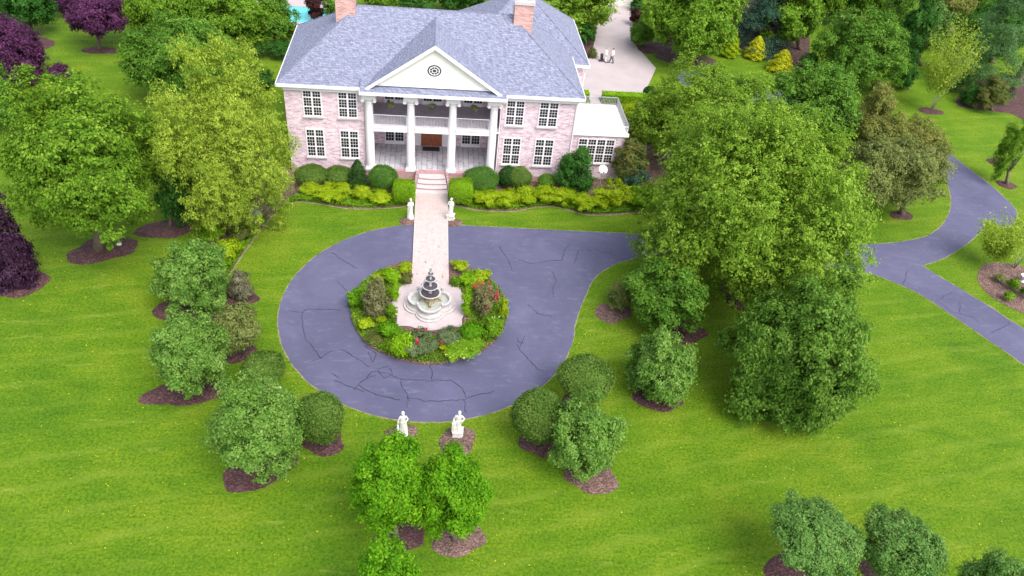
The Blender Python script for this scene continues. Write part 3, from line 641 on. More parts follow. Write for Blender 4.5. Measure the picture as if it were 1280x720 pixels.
# pediment
pe = MB(); pe.xprism([(-4.95, 9.42), (4.95, 9.42), (0, AZ-.22)], 18.3, 18.42); ped = hp(pe, 'pediment', CREAM)
rk = MB()
for s in (-1, 1):
    nx, nz = -s*gs/math.hypot(1, gs), -1/math.hypot(1, gs)
    a, b = Vector((s*GX, 0, GZ)), Vector((0, 0, AZ)); w = .26
    q = [(a.x, a.z+.01), (b.x, b.z+.01), (b.x, b.z-.33), (a.x+nx*w, a.z+nz*w+.02)]
    if s < 0: q = q[::-1]
    rk.xprism(q, GY-.07, GY-.003)
rk.box(-4.95, 4.95, 18.22, 18.297, 9.42, 9.56)
hp(rk, 'rake_trim', WHITE, ped)
vm = MB(); vc = (-.02, 18.29, 11.0)
def disc_y(mb, c, r0, r1, y0, y1, n=28, sz=.86):
    v = []; f = []
    for k in range(n):
        t = 2*math.pi*k/n
        for r, y in ((r0, y0), (r1, y0), (r1, y1), (r0, y1)): v.append((c[0]+r*math.cos(t), y, c[2]+r*sz*math.sin(t)))
    for k in range(n):
        j = (k+1) % n
        for a in range(4): f.append((k*4+a, k*4+(a+1) % 4, j*4+(a+1) % 4, j*4+a))
    mb.add(v, f)
disc_y(vm, vc, .002, .60, 18.27, 18.297); vent = hp(vm, 'gable_vent', BLACK, ped)
vr = MB(); disc_y(vr, vc, .40, .47, 18.24, 18.268); disc_y(vr, vc, .16, .21, 18.24, 18.268)
for k in range(8):
    t = k*math.pi/4; vr.tube([(vc[0]+.2*math.cos(t), 18.25, vc[2]+.17*math.sin(t)), (vc[0]+.41*math.cos(t), 18.25, vc[2]+.35*math.sin(t))], .022, 4)
hp(vr, 'vent_tracery', WHITE, ped)
# chimneys
for x0, x1 in ((-8.8, -7.1), (7.05, 8.75)):
    c = MB(); c.box(x0, x1, 24.2, 25.6, 10.5, 15.0); ch = hp(c, 'chimney', BRICKR)
    k = MB(); k.box(x0-.09, x1+.09, 24.1, 25.7, 15.0, 15.28); k.box(x0+.1, x1-.1, 24.3, 25.5, 15.28, 15.4); hp(k, 'chimney_cap', STONE, ch)
    g = MB(); g.box(x0+.12, x1-.12, 24.32, 25.48, 15.4, 15.9); hp(g, 'chimney_shroud', IRON, ch)
# windows
def window(xa, xb, za, zb, Y, cas=2, rows=(2, 3, 3), cols=3, sill=True, parent=H, ornament=False):
    f = MB(); fw = .10; mw = .15; dpt = .09; y0, y1 = Y-dpt, Y-.003
    f.box(xa, xb, y0, y1, zb-fw, zb); f.box(xa, xb, y0, y1, za, za+fw)
    f.box(xa, xa+fw, y0, y1, za+fw, zb-fw); f.box(xb-fw, xb, y0, y1, za+fw, zb-fw)
    iw = (xb-xa-2*fw-(cas-1)*mw)/cas; hz = zb-za-2*fw; tot = sum(rows); hb = .10; unitz = (hz-hb*(len(rows)-1))/tot
    m = .022
    for c in range(cas):
        cx = xa+fw+c*(iw+mw)
        if c: f.box(cx-mw, cx, y0-.01, y1, za+fw, zb-fw)
        for k in range(1, cols): xx = cx+iw*k/cols; f.box(xx-m/2, xx+m/2, y0+.03, y1-.01, za+fw, zb-fw)
        z = zb-fw
        for gi, g in enumerate(rows):
            for k in range(1, g): zz = z-unitz*k; f.box(cx, cx+iw, y0+.032, y1-.012, zz-m/2, zz+m/2)
            z -= unitz*g
            if gi < len(rows)-1: f.box(cx, cx+iw, y0+.01, y1, z-hb, z); z -= hb
    w = hp(f, 'window', WHITE, parent)
    g = MB(); g.box(xa+fw*.5, xb-fw*.5, Y-.045, Y-.012, za+fw*.5, zb-fw*.5); hp(g, 'pane', GLASS, w)
    if sill:
        s = MB(); s.box(xa-.1, xb+.1, Y-.2, Y-.092, za-.13, za+.0); s.box(xa-.1, xb+.1, Y-.091, Y-.004, za-.13, za-.002); hp(s, 'sill', STONE, w)
for xa, xb in ((-11.45, -9.8), (-8.42, -6.72), (6.5, 8.2), (9.5, 11.3)):
    window(xa, xb, 1.75, 4.6, 18.96); window(xa, xb, 5.85, 8.34, 18.96, ornament=True)
window(13.75, 17.35, 1.75, 4.38, 19.88, cas=4)
# annex flat roof, fascia, railing
ar = MB(); ar.box(12.95, 18.45, 19.78, 25.95, 4.722, 5.0); ar.box(12.95, 18.5, 19.68, 19.778, 4.74, 5.08)
hp(ar, 'flat_roof', CREAM)
rl = MB()
def railing(mb, a, b, z0, z1, sp=.13, r=.014, posts=True):
    a = Vector((*a, 0)); b = Vector((*b, 0)); n = max(2, int((b-a).length/sp))
    mb.tube([(a.x, a.y, z1), (b.x, b.y, z1)], .035, 5); mb.tube([(a.x, a.y, z0+.08), (b.x, b.y, z0+.08)], .025, 4)
    for i in range(n+1):
        p = a.lerp(b, i/n); mb.tube([(p.x, p.y, z0), (p.x, p.y, z1)], r*(2.2 if posts and i in (0, n) else 1), 4)
railing(rl, (14.0, 25.75), (18.35, 25.75), 5.0, 5.85, .16, .02); railing(rl, (18.35, 25.75), (18.35, 19.95), 5.0, 5.85, .16, .02)
hp(rl, 'roof_railing', IRON)
rl = MB(); railing(rl, (13.2, 19.85), (18.3, 19.85), 5.0, 5.75, .16, .016); hp(rl, 'roof_railing', WHITE)
# porch
pf = MB(); pf.box(-6.1, 6.1, 18.3, 23.3, .55, .95); hp(pf, 'porch_floor', SLATE)
pb = MB(); pb.box(-6.15, 6.15, 18.22, 18.297, 0, .96); pb.box(-6.12, 6.12, 18.3, 18.62, .952, .965); hp(pb, 'porch_base', BRICKP)
pc = MB(); pc.box(-6.1, 6.1, 17.9, 23.28, 8.715, 8.86); hp(pc, 'porch_ceiling', CEIL)
be = MB(); be.box(-6.15, 6.15, 18.0, 18.95, 8.6, 8.71); hp(be, 'porch_beam', WHITE)
# columns, slightly tapered with capital and base
for x in (-5.68, -2.02, 1.72, 5.42):
    c = MB(); n = 28
    c.box(x-.46, x+.46, 18.15, 19.07, .966, 1.14); c.lathe([(.44, 1.14), (.46, 1.2), (.42, 1.28), (.385, 1.34), (.38, 4), (.33, 7.55), (.33, 7.6)], n, (x, 18.61, 0))
    col = hp(c, 'column', WHITE)
    k = MB(); k.lathe([(.34, 7.6), (.40, 7.7), (.36, 7.76), (.46, 8.0), (.52, 8.1)], n, (x, 18.61, 0)); k.box(x-.62, x+.62, 18.15, 19.07, 8.1, 8.597)
    for s in (-1, 1): k.tube([(x+s*.52, 18.1, 7.98), (x+s*.52, 19.12, 7.98)], .17, 10)
    hp(k, 'capital', WHITE, col)
# balcony
for xa, xb in ((-5.28, -2.42), (-1.62, 1.32), (2.12, 5.02)):
    b = MB(); b.box(xa-.06, xb+.06, 18.35, 18.85, 4.93, 5.42); b.box(xa-.06, xb+.06, 18.30, 18.349, 5.30, 5.45); fr = hp(b, 'balcony_beam', WHITE)
    r_ = MB(); railing(r_, (xa, 18.5), (xb, 18.5), 5.42, 6.5, .13, .016); hp(r_, 'railing', RAILW, fr)
b = MB(); b.box(-6.1, 6.1, 18.86, 23.28, 5.1, 5.36); hp(b, 'balcony_floor', BALC)
b = MB(); b.box(-6.1, 6.1, 18.86, 23.28, 4.95, 5.098); hp(b, 'balcony_soffit', WHITE)
# porch windows and doors
def french(x, z0, z1):
    window(x-.95, x+.95, z0+.26, z1, 23.3, rows=(2, 3, 3), sill=False)
    w = [o for o in H.children if o.name.startswith('window')][-1]
    s_ = MB(); s_.box(x-.95, x+.95, 23.2, 23.297, z0, z0+.258); hp(s_, 'door_panel', WHITE, w)
for x in (-3.7, 3.75):
    french(x, .98, 4.3)
    french(x, 5.37, 8.3)
french(-.1, 5.37, 8.3)
ds = MB(); ds.box(-1.75, -1.15, 23.2, 23.297, .951, 4.4); ds.box(.92, 1.52, 23.2, 23.297, .951, 4.4); ds.box(-1.15, .92, 23.2, 23.297, 3.6, 4.4); hp(ds, 'door_surround', WHITE)
for xa, xb, hx in ((-1.12, -.13, -.22), (-.10, .89, -.01)):
    dm = MB(); dm.box(xa, xb, 23.18, 23.28, .96, 3.58)
    for z0, z1 in ((1.15, 2.0), (2.15, 3.4)): dm.box(xa+.14, xb-.14, 23.155, 23.179, z0, z1)
    dr = hp(dm, 'door', DOORM); hm = MB(); hm.tube([(hx, 23.12, 1.85), (hx, 23.12, 2.2)], .025, 6); hm.ball((hx, 23.14, 2.02), .05, 6); hp(hm, 'handle', BRASS, dr)
# steps
st = MB(); ys = [15.9, 16.45, 17.0, 17.6, 18.22]; ws = [1.52, 1.42, 1.32, 1.24, 1.18]
tr_ = MB()
for i in range(4):
    z0, z1 = .19*i, .19*(i+1); poly = []
    w = ws[i]
    for u in np.linspace(-1, 1, 13): poly.append((u*w, ys[i]-.14*(1-u*u)))
    poly += [(w, 18.215), (-w, 18.215)]
    st.prism(poly, z0 if i else .0, z1-.05); tr_.prism([(x*1.0, y-(.03 if j < 13 else 0)) for j, (x, y) in enumerate(poly)], z1-.048, z1)
stp = hp(st, 'steps', BRICKP); hp(tr_, 'tread', STONE, stp)
for s in (-1, 1):
    sw = MB()
    for i in range(8):
        ya, yb_ = 15.95+i*.283, 15.95+(i+1)*.283; xo = 1.56-.28*(i/8); hh = .35+.85*(i/7)
        sw.box(*(sorted((s*xo, s*(xo+.16)))), ya, yb_-.003, 0, hh)
    hp(sw, 'step_wall', BRICKP)
for s in (-1, 1): hr = MB(); hr.tube([(s*1.5, 15.95, .9), (s*1.28, 17.2, 1.45), (s*1.26, 18.25, 1.85)], .025, 5); hr.tube([(s*1.5, 15.95, .05), (s*1.5, 15.95, .9)], .02, 5); hr.tube([(s*1.26, 18.25, .95), (s*1.26, 18.25, 1.85)], .02, 5); hp(hr, 'handrail', IRON)
wlm = MB(); wlm.box(13.35, 13.6, 25.9, 26.1, 5.9, 6.3); wlm.box(13.4, 13.55, 25.93, 26.07, 6.3, 6.42); hp(wlm, 'wall_lantern', BLACK)
dmat = MB(); dmat.box(-.95, .7, 22.2, 23.0, .952, .968); dmo = dmat.build('door_mat', BLACK); tag(dmo, 'dark mat lying on the porch floor before the wooden front doors', 'mat')

# hanging baskets in the upper porch
def basket(x, label):
    t = thing('hanging_basket', label, 'plant', (x, 18.75, 7.35), 0, 'hanging baskets in the upper porch')
    m = MB(); m.lathe([(.10, -.2), (.22, -.05), (.25, .05)], 12); m.build('pot', BLACK, t, None, True)
    c = MB()
    for k in range(3): a = k*2.094; c.tube([(.22*math.cos(a), .22*math.sin(a), .05), (0, 0, .75), (0, 0, 1.05)], .01, 4)
    c.build('chain', IRON, t)
    V, _ = crown_lobed(.38, .3, 500+int(x*10), nl=14, nleaf=700, size=.13, lobe=.35, zmin=-.5); link('foliage', np_mesh('foliage', V, 4), L['rose'], t, (0, 0, .08))
for x, lb in ((-3.85, 'fern basket hanging in the upper porch bay left of the front door bay'), (-.12, 'fern basket hanging in the upper porch straight above the front doors'), (3.6, 'fern basket hanging in the upper porch bay right of the front door bay')): basket(x, lb)
# satellite dish
t = thing('satellite_dish', 'white satellite dish on a post before the side wing', 'satellite dish', (16.1, 17.9, 0))
m = MB(); m.tube([(0, 0, 0), (0, 0, 2.2)], .04, 6); m.build('post', IRON, t)
m = MB(); pr = [(.02, 0), (.25, .03), (.48, .12), (.6, .2), (.59, .22), (.47, .15), (.25, .06), (.02, .03)]; m.lathe([(a_*.72, b_*.72) for a_, b_ in pr], 20, (0, 0, 0)); o = m.build('dish', WHITE, t, (0, -.05, 2.2), True); o.rotation_euler = (R(42), 0, R(6))
m = MB(); m.tube([(0, -.15, 1.85), (0, -.62, 2.25)], .02, 5); m.box(-.06, .06, -.7, -.58, 2.2, 2.32); m.build('feed_arm', BLACK, t)
# garage far behind
t = thing('garage', 'white garage at the far end of the concrete court', 'garage', (27, 69.3, 0))
m = MB(); m.box(-4, 4, 0, 8, 0, 3.2); m.build('wall', WHITE, t)
m = MB(); m.add([(-4.4, -.4, 3.2), (4.4, -.4, 3.2), (4.4, 8.4, 3.2), (-4.4, 8.4, 3.2), (-1, 4, 5.4), (1, 4, 5.4)], [(0, 1, 5, 4), (1, 2, 5), (2, 3, 4, 5), (3, 0, 4), (3, 2, 1, 0)]); m.build('roof', ROOF, t)
m = MB(); m.box(-2.6, 2.2, -.06, -.004, 0, 2.5)
for k in range(1, 4): m.box(-2.6, 2.2, -.075, -.062, .62*k-.02, .62*k+.02)
m.build('garage_door', CREAM, t)

# ================================================================== FOUNTAIN
ft = thing('tiered_fountain', 'grey tiered stone fountain with five dark bowls and quatrefoil basin in the flower island', 'fountain', (0, .1, .175))
def quad_(t):
    a = (t+math.pi/4) % (math.pi/2)-math.pi/4; return .46*math.cos(a)+math.sqrt(.54**2-(.46*math.sin(a))**2)
m = MB(); m.lathe([(1.98, 0), (1.98, .14), (1.80, .142), (1.80, .30), (1.6, .302)], 96, shape=quad_); m.build('step', FSTONE, ft)
m = MB(); m.lathe([(1.56, .30), (1.50, .42), (1.58, .66), (1.66, .72), (1.66, .80), (1.46, .80), (1.42, .72), (1.40, .45)], 96, shape=quad_, cap=False); m.build('basin', FSTONE, ft)
m = MB(); m.lathe([(.01, .52), (1.42, .52)], 96, shape=quad_, cap=False); m.build('water', BASINW, ft)
m = MB(); m.lathe([(.42, .45), (.42, .6), (.30, .7), (.24, .95), (.30, 1.1)], 20)
for k in range(4):
    a = k*math.pi/2; s, c_ = math.sin(a), math.cos(a)
    m.tube([(.3*c_, .3*s, .55), (.78*c_, .78*s, .55)], .13, 6); m.tube([(.74*c_, .74*s, .5), (.70*c_, .70*s, .8), (.5*c_, .5*s, .95)], [.12, .1, .05], 6)
m.build('pedestal', plain('weathered_stone', (.30, .24, .14), .8, .35, 5), ft, None, True)
for k in range(4):
    a = k*math.pi/2+math.pi/4; m = MB(); x, y = 1.42*math.cos(a)*.93, 1.42*math.sin(a)*.93
    m.lathe([(.10, .8), (.07, .86), (.12, .98), (.09, 1.08), (.03, 1.14)], 10, (x, y, 0)); m.build('urn_finial', FSTONE, ft, None, True)
zz = [1.36, 2.0, 2.66, 3.16, 3.52]; rr = [.80, .62, .42, .24, .11]; zp = 1.0
for i in range(5):
    r, z = rr[i], zz[i]; m = MB()
    m.lathe([(.09, z-.24), (r*.55, z-.16), (r*.9, z-.05), (r, z+.02), (r*1.02, z+.05), (r*.9, z+.05), (r*.86, z), (r*.3, z-.08)], 28, cap=False); bo = m.build('bowl', FSTONE, ft, None, True)
    w = MB(); w.lathe([(.01, z+.0), (r*.87, z+.0)], 28, cap=False); w.build('bowl_water', DARKBOWL, bo)
    if i < 4:
        st_ = MB(); nz = zz[i+1]; q = .13-.022*i; st_.lathe([(q*1.3, z-.02), (q*.7, z+.1), (q, (z+nz)/2-.06), (q*.6, nz-.22)], 14); st_.build('stem', STONE, ft, None, True)
    else:
        st_ = MB(); st_.lathe([(.05, z-.02), (.03, z+.1), (.06, z+.16), (.01, z+.28)], 10); st_.build('finial', FSTONE, ft, None, True)

# ================================================================== STATUES
def statue(loc, rz, label, pose, plinth, seed, H_=1.75):
    t = thing('marble_statue', label, 'statue', loc, rz, 'white statues beside the drive')
    ph = .35; pm = MB()
    if plinth == 'square': ph = .62; pm.box(-.34, .34, -.3, .3, 0, .14); pm.box(-.29, .29, -.26, .26, .14, ph-.1); pm.box(-.34, .34, -.3, .3, ph-.1, ph)
    else: pm.lathe([(.33, 0), (.33, .1), (.28, .14), (.26, ph-.06), (.3, ph)], 20)
    pm.build('plinth', MARBLE, t)
    m = MB(); k = H_/1.75; n = 36; v = []; f = []
    prof = [(0, .25, .22), (.12, .25, .21), (.4, .22, .18), (.7, .215, .17), (.92, .22, .165), (1.06, .17, .13), (1.2, .19, .135), (1.34, .205, .13), (1.42, .17, .105), (1.47, .07, .065), (1.53, .055, .055)]
    for j, (z, a, b) in enumerate(prof):
        sway = .035*math.sin(z*3.0+seed)
        for q in range(n):
            th = 2*math.pi*q/n; fold = 1+(.07 if z < 1.0 else .02)*math.sin(9*th+seed+z*1.2)+(.04 if z < 1 else 0)*math.sin(4*th+z*2.5)
            v.append((sway+a*fold*math.cos(th)*k, b*fold*math.sin(th)*k, ph+z*k))
    for j in range(len(prof)-1):
        for q in range(n): f.append((j*n+q, j*n+(q+1) % n, (j+1)*n+(q+1) % n, (j+1)*n+q))
    f.append(tuple(range(n-1, -1, -1))); f.append(tuple((len(prof)-1)*n+q for q in range(n))); m.add(v, f)
    hx = .035*math.sin(1.6*3+seed)
    m.ball((hx, -.01, ph+1.64*k), .112*k, 12, .88, 1.0, 1.18); m.ball((hx, .06, ph+1.68*k), .11*k, 10, 1, .9, 1); m.ball((hx, .13, ph+1.64*k), .055, 8); m.tube([(hx, -.11, ph+1.66*k), (hx, -.14, ph+1.62*k)], .02, 6)
    sh = ph+1.38*k
    def arm(s, pts):
        m.tube([(hx*.5+s*.17, 0, sh)]+pts, [.07, .06, .05, .038][:len(pts)+1], 9)
        e = Vector(pts[-1])
        for q in range(5): m.tube([e, e+Vector((.018*(q-2), -.02, -.09+.008*abs(q-2)))], .014, 5)
    if pose == 'hang':      # one arm down beside a draped urn, one across the waist
        arm(-1, [(-.30, -.02, sh-.28), (-.33, -.08, sh-.52)]); arm(1, [(.30, 0, sh-.27), (.12, -.2, sh-.36)])
        m.lathe([(.07, 0), (.10, .2), (.07, .42), (.04, .5), (.07, .56)], 12, (-.34, -.08, ph+.12))
    elif pose == 'lean':    # elbow out, hand on the hip, other arm on a pillar
        arm(1, [(.36, .02, sh-.25), (.2, -.12, sh-.42)]); arm(-1, [(-.30, -.03, sh-.27), (-.28, -.2, sh-.42)])
        m.box(-.40, -.2, -.26, -.04, ph+.0, ph+.86)
    else:                   # hands joined before the chest
        arm(1, [(.26, -.04, sh-.26), (.03, -.22, sh-.16)]); arm(-1, [(-.26, -.04, sh-.26), (-.03, -.22, sh-.2)])
        m.tube([(.10, -.1, sh), (-.02, -.22, sh-.4), (-.16, -.16, ph+.5)], [.05, .06, .05], 8)
    o = m.build('figure', MARBLE, t, None, True); md = o.modifiers.new('remesh', 'REMESH'); md.mode = 'VOXEL'; md.voxel_size = .016; md.use_smooth_shade = True
    return t
p = at(504, 543); statue((p[0], p[1], 0), .1, 'white robed statue at the lawn edge with an urn at its side and arm down', 'hang', 'round', 1.2)
p = at(572, 545); statue((p[0], p[1], 0), -.1, 'white robed statue on a square plinth with its elbow out, on its own mulch oval', 'lean', 'square', 2.6, 1.7)
p = at(513, 274); statue((p[0], p[1], 0), .3, 'white statue left of the brick walk, near the foot of the porch steps', 'clasp', 'round', 3.1)
p = at(563, 275); statue((p[0], p[1], 0), -.3, 'white statue right of the brick walk, near the foot of the porch steps', 'clasp', 'square', 4.4, 1.65)
p = at(503, 541); sphere_bed((p[0], p[1]), (0, .1), 1.0, MULCHL, .55, 0, 11)
p = at(571, 549); sphere_bed((p[0], p[1]), (0, -.3), 1.15, MULCHL, 1.15, 0, 12)

# ================================================================== PEOPLE
def person(loc, rz, label, trousers, hair, k=1.0, stride=.12):
    t = thing('person', label, 'person', loc, rz, 'people talking on the court'); t.scale = (k, k, k)
    m = MB()
    for s in (-1, 1):
        m.tube([(s*.09, 0, .92), (s*.10, -.02+s*stride*.3, .5), (s*.10, s*stride, .09)], [.085, .06, .042], 10)
        m.tube([(s*.10, s*stride+.05, .05), (s*.11, s*stride-.17, .035)], [.045, .035], 8)
        m.tube([(s*.19, 0, 1.42), (s*.25, .02, 1.14), (s*.22, -.10, .9)], [.055, .042, .03], 8)
        e = Vector((s*.22, -.10, .9)); m.ball(e+Vector((0, -.02, -.04)), .04, 6, .7, 1, 1.2)
        for q in range(4): m.tube([e+Vector((.0, -.035+.02*q, -.07)), e+Vector((-s*.012, -.04+.022*q, -.13)), e+Vector((-s*.025, -.045+.022*q, -.165+.01*abs(q-1))) ], [.010, .009, .007], 5)
        m.tube([e+Vector((-s*.01, -.05, -.03)), e+Vector((-s*.035, -.085, -.08))], [.011, .008], 5)
    m.tube([(0, 0, .9), (0, .01, 1.1), (0, 0, 1.3), (0, 0, 1.44), (0, 0, 1.5), (0, -.01, 1.56)], [.14, .13, .15, .12, .055, .05], 12)
    m.tube([(-.19, 0, 1.42), (.19, 0, 1.42)], .065, 8)
    m.ball((0, -.015, 1.645), .105, 12, .82, .98, 1.15); m.tube([(0, -.11, 1.655), (0, -.135, 1.63)], [.012, .018], 6)
    for s in (-1, 1): m.ball((s*.09, 0, 1.64), .025, 6, .5, 1, 1.3)
    o = m.build('body', SKIN, t, None, True); md = o.modifiers.new('remesh', 'REMESH'); md.mode = 'VOXEL'; md.voxel_size = .012; md.use_smooth_shade = True
    for s in (-1, 1): f = MB(); f.ball((s*.035, -.108, 1.665), .012, 6); f.build('eye', BLACK, t)
    f = MB(); f.tube([(-.028, -.112, 1.597), (0, -.118, 1.594), (.028, -.112, 1.597)], .007, 5); f.build('mouth', plain('lips', (.35, .12, .1)), t)
    h = MB(); h.ball((0, .012, 1.69), .108, 12, .86, .98, .95); h.build('hair', hair, t, None, True)
    s_ = MB(); s_.tube([(0, 0, .84), (0, .01, 1.1), (0, 0, 1.3), (0, 0, 1.43), (0, 0, 1.49)], [.175, .165, .185, .15, .075], 14)
    for s in (-1, 1): s_.tube([(s*.13, 0, 1.43), (s*.20, 0, 1.42), (s*.255, .02, 1.15), (s*.24, -.05, 1.02)], [.09, .08, .062, .05], 10)
    so_ = s_.build('shirt', SHIRT, t, None, True); md = so_.modifiers.new('remesh', 'REMESH'); md.mode = 'VOXEL'; md.voxel_size = .02; md.use_smooth_shade = True
    tr = MB(); tr.tube([(0, 0, .98), (0, 0, .86)], [.165, .165], 14)
    for s in (-1, 1): tr.tube([(s*.085, 0, .92), (s*.10, -.02+s*stride*.3, .5), (s*.10, s*stride, .12)], [.105, .085, .07], 10)
    to = tr.build('trousers', trousers, t, None, True); md = to.modifiers.new('remesh', 'REMESH'); md.mode = 'VOXEL'; md.voxel_size = .02; md.use_smooth_shade = True
    for s in (-1, 1):
        sh = MB(); sh.tube([(s*.10, s*stride+.07, .05), (s*.105, s*stride-.05, .055), (s*.115, s*stride-.2, .04)], [.055, .058, .045], 8); sh.build('shoe', BLACK, t, None, True)
    return t
p = at(755.8, 78); person((p[0], p[1], .03), R(70), 'person in white shirt and white trousers standing beside the dark bag trolley', TROUW, HAIRG, 1.1)
p = at(763.8, 79); person((p[0], p[1], .03), R(-70), 'person in white shirt and dark trousers walking on the concrete court', TROUD, HAIRD, 1.12, .2)
p = at(751.5, 77); t = thing('bag_trolley', 'black bag on a two wheeled trolley beside the person in white trousers', 'trolley', (p[0], p[1], .03), R(20))
m = MB(); m.tube([(0, -.05, .14), (0, .1, .9), (0, .12, 1.0)], [.19, .2, .16], 12); m.build('bag', BAGM, t, None, True)
m = MB(); m.tube([(0, -.2, .1), (0, .02, .8), (0, .22, 1.25)], .02, 6); m.tube([(-.12, .22, 1.25), (.12, .22, 1.25)], .02, 6); m.tube([(-.3, 0, .14), (.3, 0, .14)], .018, 6); m.build('frame', IRON, t)
for s in (-1, 1): m = MB(); m.lathe([(.05, -.02), (.14, -.02), (.14, .02), (.05, .02)], 16); o = m.build('wheel', BLACK, t, (s*.3, 0, .14)); o.rotation_euler = (0, R(90), 0)

# ================================================================== TREES AND SHRUBS
exec_plants = True
G_DR = 'broad shrubs in mulch along the loop drive'; G_CL = 'clipped round shrubs along the loop drive'
# --- left side
plant('maple_tree', 'large light green maple above the wide oval mulch bed on the left lawn', 'tree', 'maple', (125, 313), (-3, 86, 198, 300), nl=170, nleaf=110000, size=.23, lobe=.2, bed=dict(r=2.6, el=.62, rot=.25, dx=.2, dy=.1))
plant('weeping_birch', 'tall yellow green weeping birch at the left front corner of the mansion', 'tree', 'birch', (285, 288), (184, 46, 370, 306), 'lobed', nl=170, nleaf=125000, size=.2, lobe=.19, aspect=.38, hang=.35, flat=1.05, under=.34, wob=.32)
plant('holly_tree', 'dark green holly standing between the large maple and the weeping birch', 'tree', 'deep', (212, 284), (182, 178, 248, 284), nl=59, nleaf=18600, size=0.207, bed=dict(r=2.2, el=.6, dx=-.3, dy=-.3))
plant('purple_plum_tree', 'blackish purple plum cut by the left frame edge below the large maple', 'tree', 'darkplum', (12, 352), (-50, 240, 50, 392), nl=91, nleaf=37200, size=0.222, bed=dict(r=2.6, el=.7))
plant('purple_plum_tree', 'purple plum with bare forked stems standing on the far left lawn', 'tree', 'purple', (125, 63), (73, -32, 158, 46), nl=78, nleaf=27900, size=0.296, bed=dict(r=1.8, el=.6))
plant('purple_plum_tree', 'broad violet plum at the upper left frame edge behind the large maple', 'tree', 'purple', (8, 100), (-52, 12, 58, 112), nl=91, nleaf=37200, size=0.266)
plant('purple_plum_tree', 'small dim purple plum at the top between the dark evergreen and the forked plum', 'tree', 'darkplum', (80, 22), (50, -45, 92, 20), nl=52, nleaf=13950, size=0.296)
plant('broad_tree', 'dark green round tree in the very top left corner', 'tree', 'deep', (40, 42), (-8, -38, 72, 40), nl=65, nleaf=21700, size=0.311)
plant('plum_shrub', 'pale violet wispy shrub tip right behind the crown of the large maple', 'shrub', 'purple', (78, 100), (58, 76, 92, 104), nl=26, nleaf=3875, size=0.192)
plant('broad_tree', 'shaded green tree at the left frame edge above the large maple', 'tree', 'mid', (-8, 165), (-40, 72, 28, 160), nl=52, nleaf=15500, size=0.259)
plant('dogwood_tree', 'wide layered green dogwood behind the large maple and the weeping birch', 'tree', 'mid', (222, 128), (148, 15, 300, 128), nl=117, nleaf=52700, size=0.266, lobe=.2, flat=.55)
plant('loose_tree', 'yellowish green loose tree at the top edge right of the forked plum', 'tree', 'maple', (192, 48), (150, -48, 252, 44), nl=78, nleaf=27900, size=0.311)
plant('loose_tree', 'olive green tree at the top edge left of the swimming pool', 'tree', 'maple', (300, 66), (238, -38, 352, 66), nl=91, nleaf=37200, size=0.281)
plant('broad_tree', 'fresh green rounded tree hiding part of the swimming pool', 'tree', 'mid', (343, 62), (312, -5, 376, 50), nl=52, nleaf=18600, size=0.222)
plant('evergreen_shrub', 'dark evergreen shrub tight against the left end of the roof', 'shrub', 'deep', (342, 72), (318, 44, 368, 72), nl=39, nleaf=9300, size=0.185)
plant('evergreen_shrub', 'dark shaded shrub between the dogwood and the left front corner of the house', 'shrub', 'deep', (322, 118), (298, 76, 345, 118), nl=39, nleaf=9300, size=0.185)
plant('barberry_tree', 'dark red small tree beside the pool left of the left chimney', 'tree', 'wine', (392, 27), (376, -25, 408, 25), nl=39, nleaf=10850, size=0.237)
plant('broad_tree', 'green bush tree showing just left of the left chimney', 'tree', 'mid', (412, 28), (401, -20, 426, 22), nl=31, nleaf=7750, size=0.252)
for bx, mt, lb, bs in (((440, -40, 502, 14), 'maple', 'olive green tree behind the roof ridge right of the left chimney', (470, 20)), ((488, -44, 562, 13), 'deep', 'dark green tree behind the middle of the roof ridge', (525, 18)), ((548, -40, 612, 14), 'deep', 'dark tree behind the roof at the left edge of the rear lawn gap', (580, 20))):
    plant('background_tree', lb, 'tree', mt, bs, bx, nl=59, nleaf=18600, size=0.311, group='trees behind the roof ridge')
plant('loose_tree', 'yellow olive tree above the rear wing roof beside the court', 'tree', 'big', (700, 42), (652, -48, 772, 46), nl=91, nleaf=37200, size=0.311)
plant('evergreen_shrub', 'dark round shrub where the court narrows, right by the rear wing roof', 'shrub', 'deep', (733, 56), (718, 26, 747, 54), nl=33, nleaf=7750, size=0.207)
plant('low_shrub', 'small olive shrub in the red mulch beside the rear wing', 'shrub', 'bronze', (741, 72), (732, 56, 749, 74), nl=20, nleaf=2790, size=0.163)
# --- behind the court and upper right
plant('rounded_shrub', 'bright green rounded shrub on the right side of the court', 'shrub', 'mid', (803, 57), (786, 24, 820, 57), nl=44, nleaf=12400, size=0.222, bed=dict(r=2.6, el=.8, dx=1.5, dy=-.6))
plant('plum_shrub', 'small wine purple shrub beside the far end of the court', 'shrub', 'wine', (796, 32), (785, 8, 806, 30), nl=26, nleaf=4650, size=0.222)
plant('columnar_arborvitae', 'dark narrow arborvitae beside the white garage', 'tree', 'deep', (798, 14), (788, -22, 808, 14), 'cone', nleaf=6200, size=0.252)
plant('broad_tree', 'tall mid green tree right of the court at the top edge', 'tree', 'maple', (865, 76), (802, -45, 934, 72), nl=117, nleaf=52700, size=0.296, bed=dict(r=3.8, el=.6, dx=-.5, dy=.3))
plant('columnar_arborvitae', 'lime green columnar arborvitae left of the two golden cypresses', 'tree', 'chart', (914, 70), (899, 30, 930, 70), 'cone', nleaf=10075, size=0.207)
plant('golden_cypress', 'golden yellow cypress, the left one of two small cones', 'tree', 'gold', (946, 73), (931, 40, 962, 74), 'cone', nleaf=8525, size=0.192)
plant('golden_cypress', 'golden yellow cypress, the right and fuller one of two small cones', 'tree', 'gold', (979, 90), (961, 55, 998, 90), 'cone', nleaf=10075, size=0.192)
